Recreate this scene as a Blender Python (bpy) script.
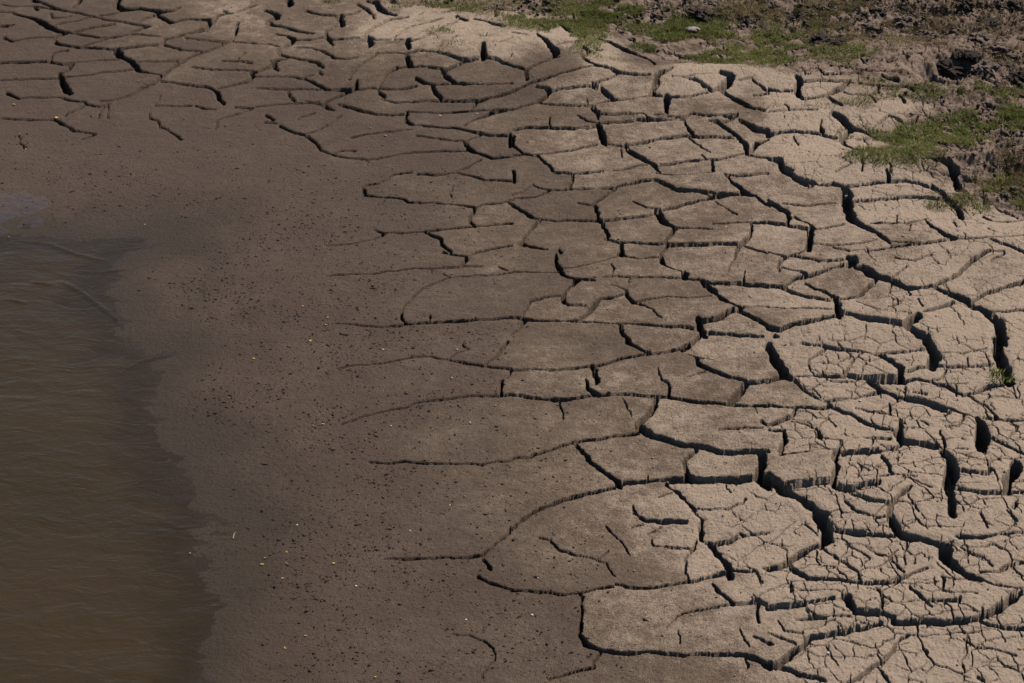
import bpy, math, random
import numpy as np

# ------------------------------------------------------------------ camera, sky, sun, exposure
for o in list(bpy.data.objects):
    bpy.data.objects.remove(o)
scene = bpy.context.scene
COL = scene.collection
CAM_Z, PITCH = 3.5, math.radians(26.0)
cam_data = bpy.data.cameras.new("camera")
cam_data.lens = 36.0 * 2411.0 / 1024.0
cam_data.sensor_width = 36.0
cam_data.clip_end = 2000.0
camera = bpy.data.objects.new("camera", cam_data)
camera.location = (0, 0, CAM_Z)
camera.rotation_euler = (math.pi / 2 - PITCH, 0, 0)
COL.objects.link(camera)
scene.camera = camera

SUN_EL, SUN_AZ = math.radians(52.0), math.radians(50.0)     # azimuth clockwise from +Y (view direction)
world = bpy.data.worlds.new("World")
scene.world = world
world.use_nodes = True
wn = world.node_tree
wn.nodes.clear()
sky = wn.nodes.new("ShaderNodeTexSky")
sky.sky_type = 'NISHITA'
sky.sun_disc = False
sky.sun_elevation = SUN_EL
sky.sun_rotation = SUN_AZ
bg = wn.nodes.new("ShaderNodeBackground")
bg.inputs[1].default_value = 0.06
wo = wn.nodes.new("ShaderNodeOutputWorld")
wn.links.new(sky.outputs[0], bg.inputs[0])
wn.links.new(bg.outputs[0], wo.inputs[0])

sun_data = bpy.data.lights.new("sun", 'SUN')
sun_data.energy = 5.0
sun_data.angle = math.radians(0.5)
sun_data.color = (1.0, 0.93, 0.84)
sun = bpy.data.objects.new("sun", sun_data)
sx = math.sin(SUN_AZ) * math.cos(SUN_EL)
sy = math.cos(SUN_AZ) * math.cos(SUN_EL)
sz = math.sin(SUN_EL)
sun.rotation_euler = (math.radians(90) - SUN_EL, 0, math.atan2(sx, -sy))
sun.location = (sx * 20, sy * 20, sz * 20)
COL.objects.link(sun)

scene.view_settings.view_transform = 'Standard'
scene.view_settings.look = 'None'
scene.view_settings.gamma = 1.0
scene.view_settings.use_curve_mapping = False
scene.view_settings.exposure = -0.18
scene.cycles.diffuse_bounces = 0

# ------------------------------------------------------------------ helpers
random.seed(7)
rng = np.random.default_rng(11)

def tag(o, label=None, cat=None, group=None, kind=None):
    if label: o["label"] = label
    if cat: o["category"] = cat
    if group: o["group"] = group
    if kind: o["kind"] = kind
    return o

def link_mesh(name, me, mat=None, parent=None):
    o = bpy.data.objects.new(name, me)
    COL.objects.link(o)
    if mat: me.materials.append(mat)
    if parent: o.parent = parent
    return o

def pymesh(name, verts, faces, mat=None, parent=None, smooth=False):
    me = bpy.data.meshes.new(name)
    me.from_pydata([tuple(map(float, v)) for v in verts], [], faces)
    if smooth:
        me.polygons.foreach_set("use_smooth", [True] * len(me.polygons))
    me.update()
    return link_mesh(name, me, mat, parent)

def npmesh(name, V, F, mat=None, smooth=False, attrs=None):
    """V (n,3) floats, F (m,k) ints, k = 3 or 4"""
    me = bpy.data.meshes.new(name)
    k = F.shape[1]
    me.vertices.add(len(V)); me.vertices.foreach_set("co", np.ascontiguousarray(V, dtype=np.float32).ravel())
    me.loops.add(F.size); me.loops.foreach_set("vertex_index", np.ascontiguousarray(F, dtype=np.int32).ravel())
    me.polygons.add(len(F))
    me.polygons.foreach_set("loop_start", np.arange(0, F.size, k, dtype=np.int32))
    me.polygons.foreach_set("loop_total", np.full(len(F), k, dtype=np.int32))
    if smooth:
        me.polygons.foreach_set("use_smooth", np.ones(len(F), dtype=bool))
    me.update(calc_edges=True)
    for nm, A in (attrs or {}).items():
        a = me.attributes.new(nm, 'FLOAT_COLOR', 'POINT')
        a.data.foreach_set("color", np.ascontiguousarray(A, dtype=np.float32).ravel())
    return link_mesh(name, me, mat)

# ---- lattice noise
_TAB = np.random.default_rng(1234).random((512, 512)).astype(np.float32)
def _hash(ix, iy, seed):
    return _TAB[(iy + (seed * 37) % 509) & 511, (ix + (seed * 101) % 503) & 511]

def vnoise(x, y, seed=0):
    x = np.asarray(x); y = np.asarray(y)
    fx0 = np.floor(x); fy0 = np.floor(y)
    fx = (x - fx0).astype(np.float32); fy = (y - fy0).astype(np.float32)
    ix = fx0.astype(np.int32); iy = fy0.astype(np.int32)
    fx = fx * fx * fx * (fx * (fx * 6 - 15) + 10); fy = fy * fy * fy * (fy * (fy * 6 - 15) + 10)
    r0 = (iy + (seed * 37) % 509) & 511; r1 = (r0 + 1) & 511
    c0 = (ix + (seed * 101) % 503) & 511; c1 = (c0 + 1) & 511
    r0 = r0 * 512; r1 = r1 * 512
    T = _TAB.ravel()
    a = T[r0 + c0]; b = T[r0 + c1]; c = T[r1 + c0]; d = T[r1 + c1]
    return (a + (b - a) * fx + (c - a) * fy + (a - b - c + d) * fx * fy) * 2 - 1

def fbm(x, y, octs=4, seed=0, gain=0.5):
    s = 0; a = 1; n = 0
    for k in range(octs):
        s = s + a * vnoise(x * 2 ** k + 17.3 * k, y * 2 ** k - 9.1 * k, seed + k); n += a; a *= gain
    return s / n

def sstep(a, b, x):
    t = np.clip((x - a) / (b - a), 0, 1)
    return t * t * (3 - 2 * t)

def voro_edge(x, y, cell, seed, jitter=0.9):
    """distance (m) to the nearest Voronoi border"""
    X = x / cell; Y = y / cell
    ix = np.floor(X).astype(np.int32); iy = np.floor(Y).astype(np.int32)
    f1 = np.full(X.shape, 9e9); px = np.zeros_like(X); py = np.zeros_like(X)
    for i in (-1, 0, 1):
        for j in (-1, 0, 1):
            cx = ix + i + 0.5 + (_hash(ix + i, iy + j, seed) - .5) * jitter
            cy = iy + j + 0.5 + (_hash(ix + i, iy + j, seed + 71) - .5) * jitter
            d = (cx - X) ** 2 + (cy - Y) ** 2
            m = d < f1
            f1 = np.where(m, d, f1); px = np.where(m, cx, px); py = np.where(m, cy, py)
    e = np.full(X.shape, 9e9)
    for i in (-1, 0, 1):
        for j in (-1, 0, 1):
            cx = ix + i + 0.5 + (_hash(ix + i, iy + j, seed) - .5) * jitter
            cy = iy + j + 0.5 + (_hash(ix + i, iy + j, seed + 71) - .5) * jitter
            dx = cx - px; dy = cy - py
            L = np.sqrt(dx * dx + dy * dy)
            q = ((cx + px) / 2 - X) * dx + ((cy + py) / 2 - Y) * dy
            q = np.where(L > 1e-6, q / np.maximum(L, 1e-6), 9e9)
            e = np.minimum(e, q)
    return e * cell

# ------------------------------------------------------------------ the lie of the land
#MACRO_BEGIN
SHORE = np.array([(-5.1852, 8.1436), (-2.9651, 8.0882), (-1.8678, 8.079), (-1.6443, 8.0516), (-1.4779, 8.0334), (-1.3533, 8.0516), (-1.2561, 8.0882), (-1.283, 8.0152), (-1.3334, 7.9079), (-1.3776, 7.7683), (-1.3818, 7.5829), (-1.3213, 7.3809), (-1.26, 7.1874), (-1.1882, 7.0974), (-1.0963, 7.0974), (-1.1457, 7.0239), (-1.1884, 6.9086), (-1.183, 6.7551), (-1.1149, 6.5543), (-1.0446, 6.4384), (-0.9551, 6.3753), (-0.9368, 6.2704), (-0.9139, 6.1504), (-0.8705, 6.0512), (-0.8801, 5.9826), (-0.9177, 5.9376), (-0.9048, 5.7841), (-0.8393, 5.6263), (-0.7915, 5.5148), (-0.7949, 5.3537), (-0.7918, 5.1006), (-0.7767, 4.7633), (-0.7454, 4.3156)])          # waterline, far to near (metres)
HUMPS = [(-0.115, 9.757, 0.638, 0.3, 0.05, 0), (0.775, 9.407, 0.824, 0.2, 0.05, -0.05), (0.319, 9.323, 0.368, 0.2, 0.012, 0), (1.313, 8.475, 0.453, 0.22, 0.05, -0.05), (0.988, 9.033, 0.597, 0.2, 0.03, 0), (1.631, 9.63, 0.462, 0.25, 0.085, 0), (1.727, 7.654, 0.659, 0.3, 0.05, -0.1), (1.134, 7.09, 0.391, 0.22, 0.025, 0), (0.159, 7.244, 0.53, 0.4, 0.012, 0), (0.53, 5.911, 0.395, 0.3, 0.015, 0), (0.76, 5.433, 0.528, 0.25, 0.02, 0), (1.11, 6.026, 0.572, 0.3, 0.02, 0), (1.874, 8.445, 0.226, 0.12, 0.05, 0)]                    # x, y, rx, ry, height of low swells and terraces

def shore_dist(x, y):
    """signed distance to the waterline, negative over the water"""
    sh = x.shape; x = x.ravel(); y = y.ravel()
    best = np.full(x.shape, 9e9)
    for a, b in zip(SHORE[:-1], SHORE[1:]):
        d = b - a; L = d @ d
        t = np.clip(((x - a[0]) * d[0] + (y - a[1]) * d[1]) / L, 0, 1)
        q = (x - a[0] - t * d[0]) ** 2 + (y - a[1] - t * d[1]) ** 2
        best = np.minimum(best, q)
    inside = np.zeros(x.shape, bool)
    P = np.vstack([SHORE, [[-60, SHORE[-1][1]], [-60, SHORE[0][1]]]])
    for a, b in zip(P, np.roll(P, -1, 0)):
        c = (a[1] > y) != (b[1] > y)
        inside ^= c & (x < (b[0] - a[0]) * (y - a[1]) / ((b[1] - a[1]) + 1e-12) + a[0])
    r = np.sqrt(best)
    r = np.where(inside, -r, r)
    w = np.exp(-(r / 0.35) ** 2)
    r = r + w * (0.030 * fbm(x * 5.5, y * 3.2, 3, 701) + 0.016 * fbm(x * 20, y * 9, 3, 711))
    return r.reshape(sh)

def macro(x, y):
    """large-scale ground height"""
    sd = shore_dist(x, y)
    h = np.where(sd < 0, np.where(sd > -.2, sd * 0.035, np.maximum(-.007 + (sd + .2) * 0.12, -0.35)), np.minimum(sd, .2) * .02)
    up = np.maximum(sd, 0)
    h = h + 0.05 * (1 - np.exp(-np.maximum(up - .2, 0) / 0.9)) + 0.055 * sstep(0.9, 2.3, up)
    for (cx, cy, rx, ry, a, rot) in HUMPS:
        dx = x - cx; dy = y - cy
        c, s = math.cos(rot), math.sin(rot)
        u = (dx * c + dy * s) / rx; v = (-dx * s + dy * c) / ry
        v = np.where(v > 0, v * 1.35, v * 0.9)
        h = h + a * np.exp(-(u * u + v * v))
    h = h + 0.012 * vnoise(x * 1.7, y * 1.7, 5) * sstep(0.2, 1.2, sd) + 0.004 * vnoise(x * 5, y * 5, 6) * sstep(0.1, 1.0, sd)
    return h
#MACRO_END

# cracks: polylines in millimetres (x, y, half width) on the ground
CRACKS = [
[-2292,10347,2.9,-2240,10339,2.9,-2166,10271,4.6,-2128,10249,6.4,-2080,10196,8.7,-2031,10135,7.6,-1997,10093,7.3,-1950,10071,4.5],
[-1948,10062,4.5,-1986,10025,4.5,-1993,9982,4.6,-1966,9940,4.4,-1920,9923,4.4,-1864,9911,4.4],
[-1864,9911,4.4,-1790,9990,4.5,-1752,10024,4.4,-1699,10036,3.4,-1652,10093,4.5,-1597,10137,4.5],
[-1950,10071,2.9,-1876,10055,2.9,-1807,10030,2.9,-1752,10024,2.9],
[-1864,9911,2.8,-1775,9891,2.8,-1668,9896,2.8,-1595,9917,2.8,-1521,9931,2.8],
[-2254,10150,4.5,-2222,10154,4.5,-2197,10166,2.9],
[-2217,10020,4,-2168,9977,4],
[-2168,9977,1.7,-2118,10003,1.7,-2032,10010,1.7,-1995,10016,1.7],
[-2177,9735,4.3,-2092,9733,4.3,-1975,9738,4.3,-1920,9721,4.3,-1864,9703,6.4,-1867,9655,2.8,-1907,9614,3.3],
[-1975,9738,4.4,-1963,9759,4.5,-1967,9826,4.5,-1947,9855,2.8,-1917,9871,4.4],
[-1920,9721,2.2,-1858,9736,2.2,-1776,9758,2.2,-1683,9778,2.2],
[-1902,9614,7.7,-1880,9539,9.9,-1855,9466,8.7,-1824,9416,5.4],
[-2146,9562,1.7,-2040,9560,1.6,-1905,9567,1.7],
[-1875,9576,1.4,-1784,9601,1.4,-1686,9647,1.4,-1595,9675,1.4],
[-2096,9434,4.3,-2065,9404,5.2,-2036,9372,4.3],
[-2036,9372,1.6,-1959,9389,2.2,-1876,9390,2.2,-1819,9353,3.7,-1760,9339,3.7,-1739,9305,2.7,-1684,9281,2.1,-1654,9316,2.2],
[-1752,9287,2.1,-1798,9223,2.1,-1820,9174,2.1],
[-1658,9308,2.2,-1638,9176,2.1],
[-1657,9303,2.2,-1680,9250,2.1,-1677,9176,2.1],
[-2074,9174,2.1,-1971,9166,2.1,-1907,9149,2.1,-1853,9156,3.2,-1823,9126,4.2,-1755,9047,3.6,-1707,9030,1.6,-1660,9016,1.6,-1711,8958,1],
[-1962,9004,2.1,-1947,8920,2.1,-1919,8874,3.6],
[-2181,10512,8.5,-2135,10477,3.6,-2072,10406,3.5,-2016,10341,4.6,-1962,10318,3.5,-1850,10249,2.9,-1778,10207,3.5,-1685,10177,3.5,-1592,10136,3.5],
[-1954,10478,10.7,-1970,10404,8.3,-1976,10371,2.4],
[-2313,10457,1.8,-2239,10424,1.8,-2161,10429,1.8,-2022,10342,1.8],
[-1776,10463,13,-1783,10396,10.6,-1742,10348,7.3,-1665,10354,4.6,-1618,10339,4.6,-1564,10312,7.2,-1506,10339,4.1,-1487,10368,2.4],
[-2162,10437,3.6,-2126,10361,3.5],
[-1741,10339,2.9,-1758,10302,2.9,-1832,10272,2.9],
[-1564,10312,4.6,-1587,10274,4.6,-1627,10239,4.6,-1646,10210,4.6],
[-1594,10280,4.6,-1551,10246,5.6,-1504,10185,6.3,-1468,10208,4.5,-1426,10227,4.5,-1380,10214,5.4,-1325,10211,6.2],
[-1278,10290,4.6,-1308,10266,5.6,-1333,10187,11.6,-1342,10115,9,-1376,10081,4.5,-1418,10060,3.4,-1467,10018,4.5,-1507,9989,5,-1517,9936,5.1,-1476,9915,3.4,-1434,9883,2.8],
[-1423,10017,2.3,-1355,9993,2.3,-1277,9974,2.3,-1234,9974,2.3],
[-1433,9874,2.3,-1373,9867,2.3,-1318,9853,2.3],
[-1211,10183,5.2,-1207,10123,5.2,-1214,10047,6.9,-1219,9988,7.7,-1271,9914,4.9,-1323,9847,5.4,-1374,9779,4.9,-1415,9726,7.4,-1435,9673,6.6,-1468,9595,7.1,-1492,9535,4.8,-1546,9471,4.8,-1580,9412,3.3,-1645,9361,2.2,-1694,9347,1.6],
[-1218,9980,3.4,-1157,9963,3.4,-1109,9948,3.4],
[-1703,9876,11.3,-1686,9833,12.4,-1665,9797,6.4,-1616,9751,7.6,-1588,9688,10,-1577,9662,5.3,-1526,9635,2.8,-1474,9603,2.8],
[-1595,9756,1.7,-1520,9757,1.7,-1424,9753,1.7],
[-1352,9679,1.7,-1265,9664,1.7,-1158,9653,1.7,-1080,9642,1.7],
[-1243,9755,1.7,-1167,9745,1.7,-1102,9726,1.7],
[-1144,9835,2.8,-1174,9758,2.8],
[-1472,9540,2.7,-1407,9523,2.7,-1353,9510,2.7,-1321,9501,2.7,-1268,9493,5.1,-1238,9457,2.7,-1217,9412,7.6,-1211,9369,5.4,-1187,9321,6.5],
[-1224,9472,3.3,-1174,9496,3.3,-1096,9551,4.8,-1089,9606,7.7,-1098,9631,5.5,-1080,9635,3.3],
[-1454,9397,2.2,-1471,9333,2.2,-1462,9303,2.2],
[-1462,9303,1.1,-1318,9299,1.1],
[-1298,9303,1.6,-1265,9277,1.6,-1212,9268,1.6],
[-1137,9279,2.7,-1054,9270,2.7,-1106,9224,2.7,-1162,9177,2.7,-1190,9150,2.7,-1186,9057,2.6],
[-1480,9218,1.6,-1469,9176,3.2,-1435,9152,1.6,-1416,9126,2.6,-1410,9092,3.2,-1379,9065,1.6,-1363,9024,2.6,-1338,9000,1.6,-1311,8945,2.1],
[-1295,10348,3.5,-1267,10300,3.5,-1240,10301,3.5,-1215,10331,4.6,-1185,10372,6.5,-1151,10404,3.5],
[-2054,10301,1.8,-2037,10236,1.7,-1983,10244,1.7,-1964,10265,1.7],
[-2019,10159,1.7,-1932,10203,1.7,-1862,10249,1.7],
[-1923,10073,1.7,-1843,10124,1.7,-1750,10165,1.7],
[-1699,10042,1.4,-1624,10048,1.4,-1532,10018,1.4],
[-1100,10342,5.7,-1037,10260,9.3,-1068,10226,4,-1087,10196,6.9,-1028,10149,4,-958,10102,3.5,-865,10029,2.9],
[-1031,10055,3.4,-985,10029,3.4,-943,9983,9.1,-949,9918,6.5,-993,9875,4.4,-1006,9830,7.9,-991,9786,3.9,-930,9752,3.4,-874,9718,3.3,-829,9686,4.4,-794,9631,4.4],
[-1107,9938,2.8,-1053,9932,2.8,-1006,9893,2.8],
[-1079,9630,3.8,-1040,9669,3.9,-1000,9692,6.7,-1024,9729,2.8,-961,9737,2.2],
[-1008,9670,2.8,-985,9639,2.8],
[-1076,9593,1.7,-975,9582,2.8,-915,9564,2.7,-860,9529,4.3,-815,9482,4.7,-759,9426,4.7],
[-872,9551,2.2,-837,9572,2.2],
[-931,9974,2.3,-859,9953,2.3,-806,9969,3.4,-782,9932,3.4,-728,9941,3.4,-675,9953,3.4,-631,9955,3.4],
[-782,10096,2.9,-812,10052,6.3,-809,9986,6.3,-780,9915,6.2,-772,9870,4.5],
[-782,10096,2.3,-739,10110,2.3],
[-928,9870,2.8,-862,9846,2.3,-805,9801,2.8,-781,9763,3.9,-757,9715,4.3,-692,9698,2.2,-660,9705,2.2],
[-812,9599,3.3,-800,9572,3.3],
[-920,10322,5.5,-849,10271,4.5,-781,10252,4.5],
[-760,10231,15.1,-746,10132,9.2],
[-759,10252,3.5,-705,10282,3.5,-685,10324,3.5],
[-697,10434,4.7,-653,10353,6.8,-615,10268,3.5,-607,10214,4.6],
[-660,10486,5.6,-614,10454,11.2,-599,10383,11.8,-561,10307,6.5,-515,10269,4.5],
[-547,10485,8.8,-523,10450,3.6],
[-1010,10471,13.1,-993,10401,10.6],
[-470,10244,5,-535,10214,5,-576,10144,5.1,-616,10065,6.6,-644,9987,8,-614,9926,12.5,-604,9851,10.1,-633,9792,2.8],
[-597,9923,2.8,-531,9898,2.8,-455,9883,2.8],
[-449,9874,13.5,-438,9783,8.9],
[-515,9907,4,-483,10027,3.4,-431,10107,3.5,-367,10164,3.5,-313,10212,2.9],
[-438,9852,6.1,-390,9881,4.4,-350,9959,4.5,-310,10068,4.5,-246,10148,5.5],
[-248,10238,6.4,-202,10177,8.4],
[-322,9731,3.9,-281,9796,3.9,-240,9884,5],
[-448,9708,4.3,-396,9731,4.3,-326,9706,4.3,-267,9661,4.3,-182,9607,6.8,-140,9632,4.3,-119,9646,4.3],
[-126,9748,14.5,-119,9650,14.4],
[-103,9632,4.3,-56,9607,4.3,0,9546,4.3],
[-182,9607,4.8,-233,9561,4.8,-275,9535,4.7,-295,9515,7.7,-278,9470,6.4,-241,9423,5.2],
[-577,9736,5.6,-586,9696,5.4,-626,9652,5.4,-654,9597,5.5,-672,9531,3.8,-675,9498,2.2],
[-577,9736,2.2,-448,9708,2.2],
[-447,9673,7.8,-423,9591,8.8],
[-485,9559,3.3,-443,9571,3.3,-380,9563,3.3,-296,9544,3.3],
[-485,9566,6.3,-525,9518,4.9,-542,9443,3.3,-555,9379,2.2,-538,9344,5.4,-521,9321,4.8],
[-398,9466,5.2,-365,9431,4.2,-313,9407,2.7,-230,9411,4.2,-148,9390,2.2,0,9363,1.6],
[-328,9395,7.6,-311,9340,7.5,-292,9290,7.5],
[-938,9454,1.6,-759,9419,3.3,-664,9398,7.6],
[-644,9475,6.5,-645,9424,9.8,-659,9392,6.2,-713,9347,4.7,-766,9293,5.3,-769,9262,4.3,-725,9223,2.7],
[-659,9392,2.2,-581,9392,2.2,-477,9381,2.2,-396,9404,2.7],
[-535,9299,2.1,-483,9272,3.2,-452,9270,3.2,-361,9271,3.2,-268,9260,3.2,-177,9258,3.2,-136,9246,5,-85,9269,3.2,0,9297,3.2],
[-136,9246,3.7,-165,9184,3.7],
[-708,9268,2.1,-660,9235,5.8,-612,9195,4.1,-549,9158,4.1,-437,9139,3.2],
[-428,9162,6.4,-431,9104,6.3,-414,9064,5.2,-393,9039,2.6],
[-418,9166,2.1,-306,9157,2.1,-155,9159,2.1,0,9148,2.1],
[0,9148,2.6,-84,9123,5.8,-144,9081,3.2,-188,9021,4.6],
[-398,9044,2.6,-323,9025,2.6,-252,9003,3.1,-202,8985,4.9,-142,8940,4.9,-82,8909,4,0,8898,4],
[-380,8943,1.6,-319,8911,1.6,-240,8881,1.6,-190,8864,1.5],
[-122,8913,2.1,-180,8858,2.1],
[-182,8846,7.2,-169,8791,8,-130,8743,4.8,-76,8692,4.7,0,8690,3.9],
[-179,8765,2.6,-296,8772,2.6,-413,8769,2.6,-489,8737,2.6,-556,8711,2.5,-625,8728,2.5,-695,8758,2.6,-748,8820,3.6,-773,8898,4.7,-819,8971,5,-894,9038,3.1,-933,9087,4.1],
[-556,8707,2.5,-558,8659,2.5],
[-998,9196,3.7,-963,9141,3.7],
[-996,9118,2.1,-950,9109,2.1],
[-815,8988,2.6,-763,9027,2.6,-727,9088,2.6,-691,9162,2.7],
[-868,9155,1.6,-796,9209,1.6],
[-1048,9291,2.1,-926,9306,2.7,-792,9302,2.7],
[-927,9453,3.3,-923,9397,3.3,-892,9327,4.3],
[-1065,9479,1.4,-938,9454,1.4],
[-697,8783,1.5,-669,8803,1.5,-610,8802,1.5],
[-119,8679,3,-157,8622,3,-214,8575,3],
[-11,8900,8.3,-5,8803,8.2],
[-169,10196,4.5,-114,10156,4.5,-53,10102,11.4,-36,10072,5.5],
[0,10462,4.6,-71,10403,4.6,-138,10357,4.6],
[-77,10391,7.1,-70,10258,7],
[-51,9784,1.7,0,9838,1.7],
[-24,9601,2.2,0,9660,2.2],
[-637,8929,1.3,-520,8972,1.3,-402,8995,1.3],
[-737,9245,1.3,-845,9321,1.3],
[0,9937,1.7,65,9897,1.7],
[108,9919,4.5,134,9820,9,164,9730,11.1,188,9666,13.3,168,9612,4.8,104,9545,4.3,57,9492,7.6,62,9398,7.6],
[0,9541,4.7,57,9492,4.7],
[168,9607,2.2,199,9617,2.2],
[186,9750,2.2,267,9800,2.2,321,9840,2.2],
[370,9862,4.4,427,9805,6.2,467,9749,9.2,528,9676,3.8,577,9600,4.3,589,9457,7.5],
[118,10099,5.6,142,10050,5.5],
[208,10101,4.5,260,9969,6.5],
[273,10289,4.7,284,10139,4.6],
[297,9728,4.4,328,9690,5.5,294,9628,6.6,313,9551,6.3,351,9450,6],
[349,9707,4.3,381,9716,2.8],
[351,9450,4.2,411,9396,4.2,440,9355,6.8,491,9329,4.2,562,9330,4.2],
[351,9450,3.8,279,9430,3.7,206,9412,3.7,103,9361,3.7,0,9303,3.7],
[440,9355,3.7,398,9312,3.7,336,9286,3.7],
[326,9288,4.3,341,9258,6.4],
[346,9257,2.1,255,9276,2.1,204,9285,2.1,153,9272,2.1],
[97,9322,2.1,133,9305,4.6,153,9278,8.6,147,9244,4.8,112,9212,5.2,96,9193,4.7],
[0,9144,3.2,51,9169,3.2,96,9193,3.2,182,9156,3.2,252,9130,3.2,322,9122,3.2,403,9142,4.5,473,9147,3.2,544,9157,3.2],
[365,9231,6.8,394,9184,6.7,413,9151,6.7],
[657,9389,3.2,615,9356,7,587,9316,10.7,585,9270,13.9,571,9196,11.7,555,9167,6.7,624,9149,4.1,705,9150,4.1,787,9175,4.1],
[623,9137,16.9,616,9013,9.4],
[653,9315,2.7,704,9306,2.7,751,9328,2.7,869,9337,2.7],
[704,9306,3.2,753,9275,3.2,770,9234,3.2,807,9184,4.5,846,9224,5.1],
[855,9355,9.8,894,9322,12.9,880,9269,12.8,840,9213,9.6,875,9141,9,910,9080,11.7,954,9012,4.5,1001,8988,3.1],
[917,9292,2.1,980,9314,2.1],
[983,9294,4.3,996,9265,4.2,1034,9201,4.2],
[977,9162,4.5,1032,9176,4.5],
[321,9105,8.4,340,9047,8.4,343,9003,4.2],
[341,8947,9.3,353,8856,14.4,365,8780,10.2],
[260,9040,2.1,298,8981,3.1,342,8958,3.1,426,8953,3.1,495,8959,3.1,554,8950,3.1,681,8937,3.1],
[349,9035,1.6,448,9022,1.6,526,8998,1.6,540,8963,4.1,564,8948,1.6],
[565,8985,1.6,682,8952,3.6,714,8980,3.6,752,8965,3.6,850,8946,3.6,890,8962,3.6],
[681,8933,5.7,687,8866,5.7,717,8800,5.6],
[365,8773,4.4,447,8747,4.4,516,8765,4.4,585,8795,4.4,683,8805,4.4,779,8781,3.1,856,8767,2.6],
[687,8793,3.6,726,8713,3.5,757,8617,2],
[442,8753,8.2,445,8702,8.1,481,8635,7.6,534,8556,7.7,558,8478,6],
[417,8718,3,423,8627,3],
[152,9048,3.7,154,8963,3.6],
[0,8947,2.6,60,8962,2.6,149,8951,2.6,198,8933,2.6,296,8926,2.6,331,8931,2.6],
[5,8897,5.7,5,8813,5.6,39,8722,5.3,97,8683,5.2,125,8621,5.5,157,8528,5.5],
[0,8703,3.5,58,8699,3.5,145,8707,3.5,242,8728,3.5,331,8770,3.5],
[562,8539,3.5,648,8552,3.5,714,8549,3.5,789,8537,3.5,828,8554,3.5,888,8581,3.5],
[718,8602,2.5,733,8555,2.5],
[759,8520,6,757,8430,5.9],
[769,8920,2.6,807,8907,4.9,842,8850,7,876,8780,7,904,8711,10.1,897,8579,9],
[890,8962,6,858,8925,4.5,827,8909,3.1],
[896,8912,4.1,941,8857,9.5,977,8822,7.3,999,8821,7.2],
[992,8741,5.6,946,8700,10.7,908,8600,10],
[895,8554,2.5,968,8500,2.5],
[298,9172,2.6,300,9131,2.6],
[380,8504,2,437,8515,2,514,8545,2],
[658,9742,3.9,726,9630,3.8],
[517,9907,5.1,526,9867,5.1],
[870,9729,3.3,886,9656,3.3],
[1037,9223,5.8,1085,9199,3.7,1136,9203,3.7],
[1157,9316,6.2,1177,9287,11.8,1154,9230,11.7,1156,9157,12.7,1172,9114,7.2],
[1174,9281,2.1,1246,9292,2.1,1369,9293,2.1],
[1172,9114,4.9,1209,9136,4.9,1262,9160,5,1308,9209,9,1344,9253,7.2,1375,9298,4.3],
[1261,9147,5.1,1286,9106,8.8,1312,9067,7.3],
[1086,9058,2.6,1095,9002,5.2],
[1013,8977,2.1,1114,8993,2.1,1214,9000,2.1],
[1258,9398,4.3,1272,9344,4.2,1356,9360,2.2,1440,9375,2.2],
[1342,9414,2.2,1363,9422,2.2,1432,9395,2.2,1504,9389,2.2,1628,9391,2.2],
[1514,9352,5.3,1527,9330,5.1,1577,9320,5],
[1487,9259,5.3,1481,9205,5.3],
[1338,9199,2.1,1374,9166,2.1,1447,9181,2.1],
[1446,9176,4.2,1458,9114,4.2],
[1570,9187,7.4,1573,9137,7.4],
[1611,9266,5.8,1630,9258,5.8],
[1377,9277,1.6,1487,9259,1.6,1602,9275,1.6],
[1270,8969,7.9,1304,8916,16.5,1324,8841,16.3,1342,8826,7.3,1389,8811,4.9,1407,8761,4.6],
[1219,8911,2.1,1210,8856,3.1,1213,8811,11.3],
[996,8788,9.9,1036,8798,5.1,1105,8802,5.1,1190,8775,5.2,1253,8737,5.2],
[1311,8810,8.2,1273,8738,8.1,1271,8650,7.8,1302,8562,5.4,1332,8537,3.9,1396,8586,2,1486,8674,2],
[1090,8750,3.1,1098,8661,3],
[1392,8834,3.1,1429,8893,3.1,1487,8954,3.1],
[1448,8884,2.6,1465,8941,2.6,1498,8967,4.5,1542,8926,4.6,1554,8872,4.4,1591,8919,4.7,1609,8979,4.7],
[1359,8729,3,1364,8662,3],
[1508,8821,7.8,1531,8779,7.7],
[1545,8443,4.2,1597,8419,7,1629,8385,9.2,1659,8334,9.4],
[967,8492,4.6,1012,8468,10.3,1015,8402,10.8,1040,8373,9.9],
[1858,9156,4.5,1906,9143,4.6,1917,9118,4.7],
[1318,8436,3.9,1304,8355,3.9],
[1401,8422,3.4,1416,8392,3.4,1410,8350,3.4],
[1207,8364,2,1268,8410,2],
[1729,9519,2.7,1692,9554,2.7,1605,9531,2.7,1546,9475,2.7],
[1810,9638,2.8,1737,9578,2.7],
[-562,8458,4.5,-550,8419,4.5,-553,8379,4.3,-490,8355,2.9,-405,8334,4.2,-395,8325,5.8,-385,8301,4.2,-301,8292,3.4,-208,8276,3.4,-147,8238,4.2],
[-553,8475,1.5,-507,8496,1.5,-453,8573,1.5,-386,8585,1.5],
[-367,8567,3,-290,8550,3,-213,8560,3,-165,8537,3,-98,8487,3,0,8465,3],
[-221,8449,1.5,-233,8393,2.5,-223,8345,2.5],
[-142,8226,5.8,-155,8156,5.8,-154,8096,5.7,-135,8060,5.6],
[-142,8226,2.9,-114,8259,2.9,-40,8273,2.9,0,8290,2.9],
[-26,8278,3.4,0,8245,3.4],
[-498,8052,2.4,-461,8021,5.2,-472,7987,2.4,-516,7948,2.4,-603,7911,1.4,-665,7905,0.9],
[-456,8020,2.9,-383,8018,3.3,-320,8026,3.3,-239,8038,3.3,-139,8055,3.3,-58,8077,3.3,0,8080,3.3],
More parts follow.
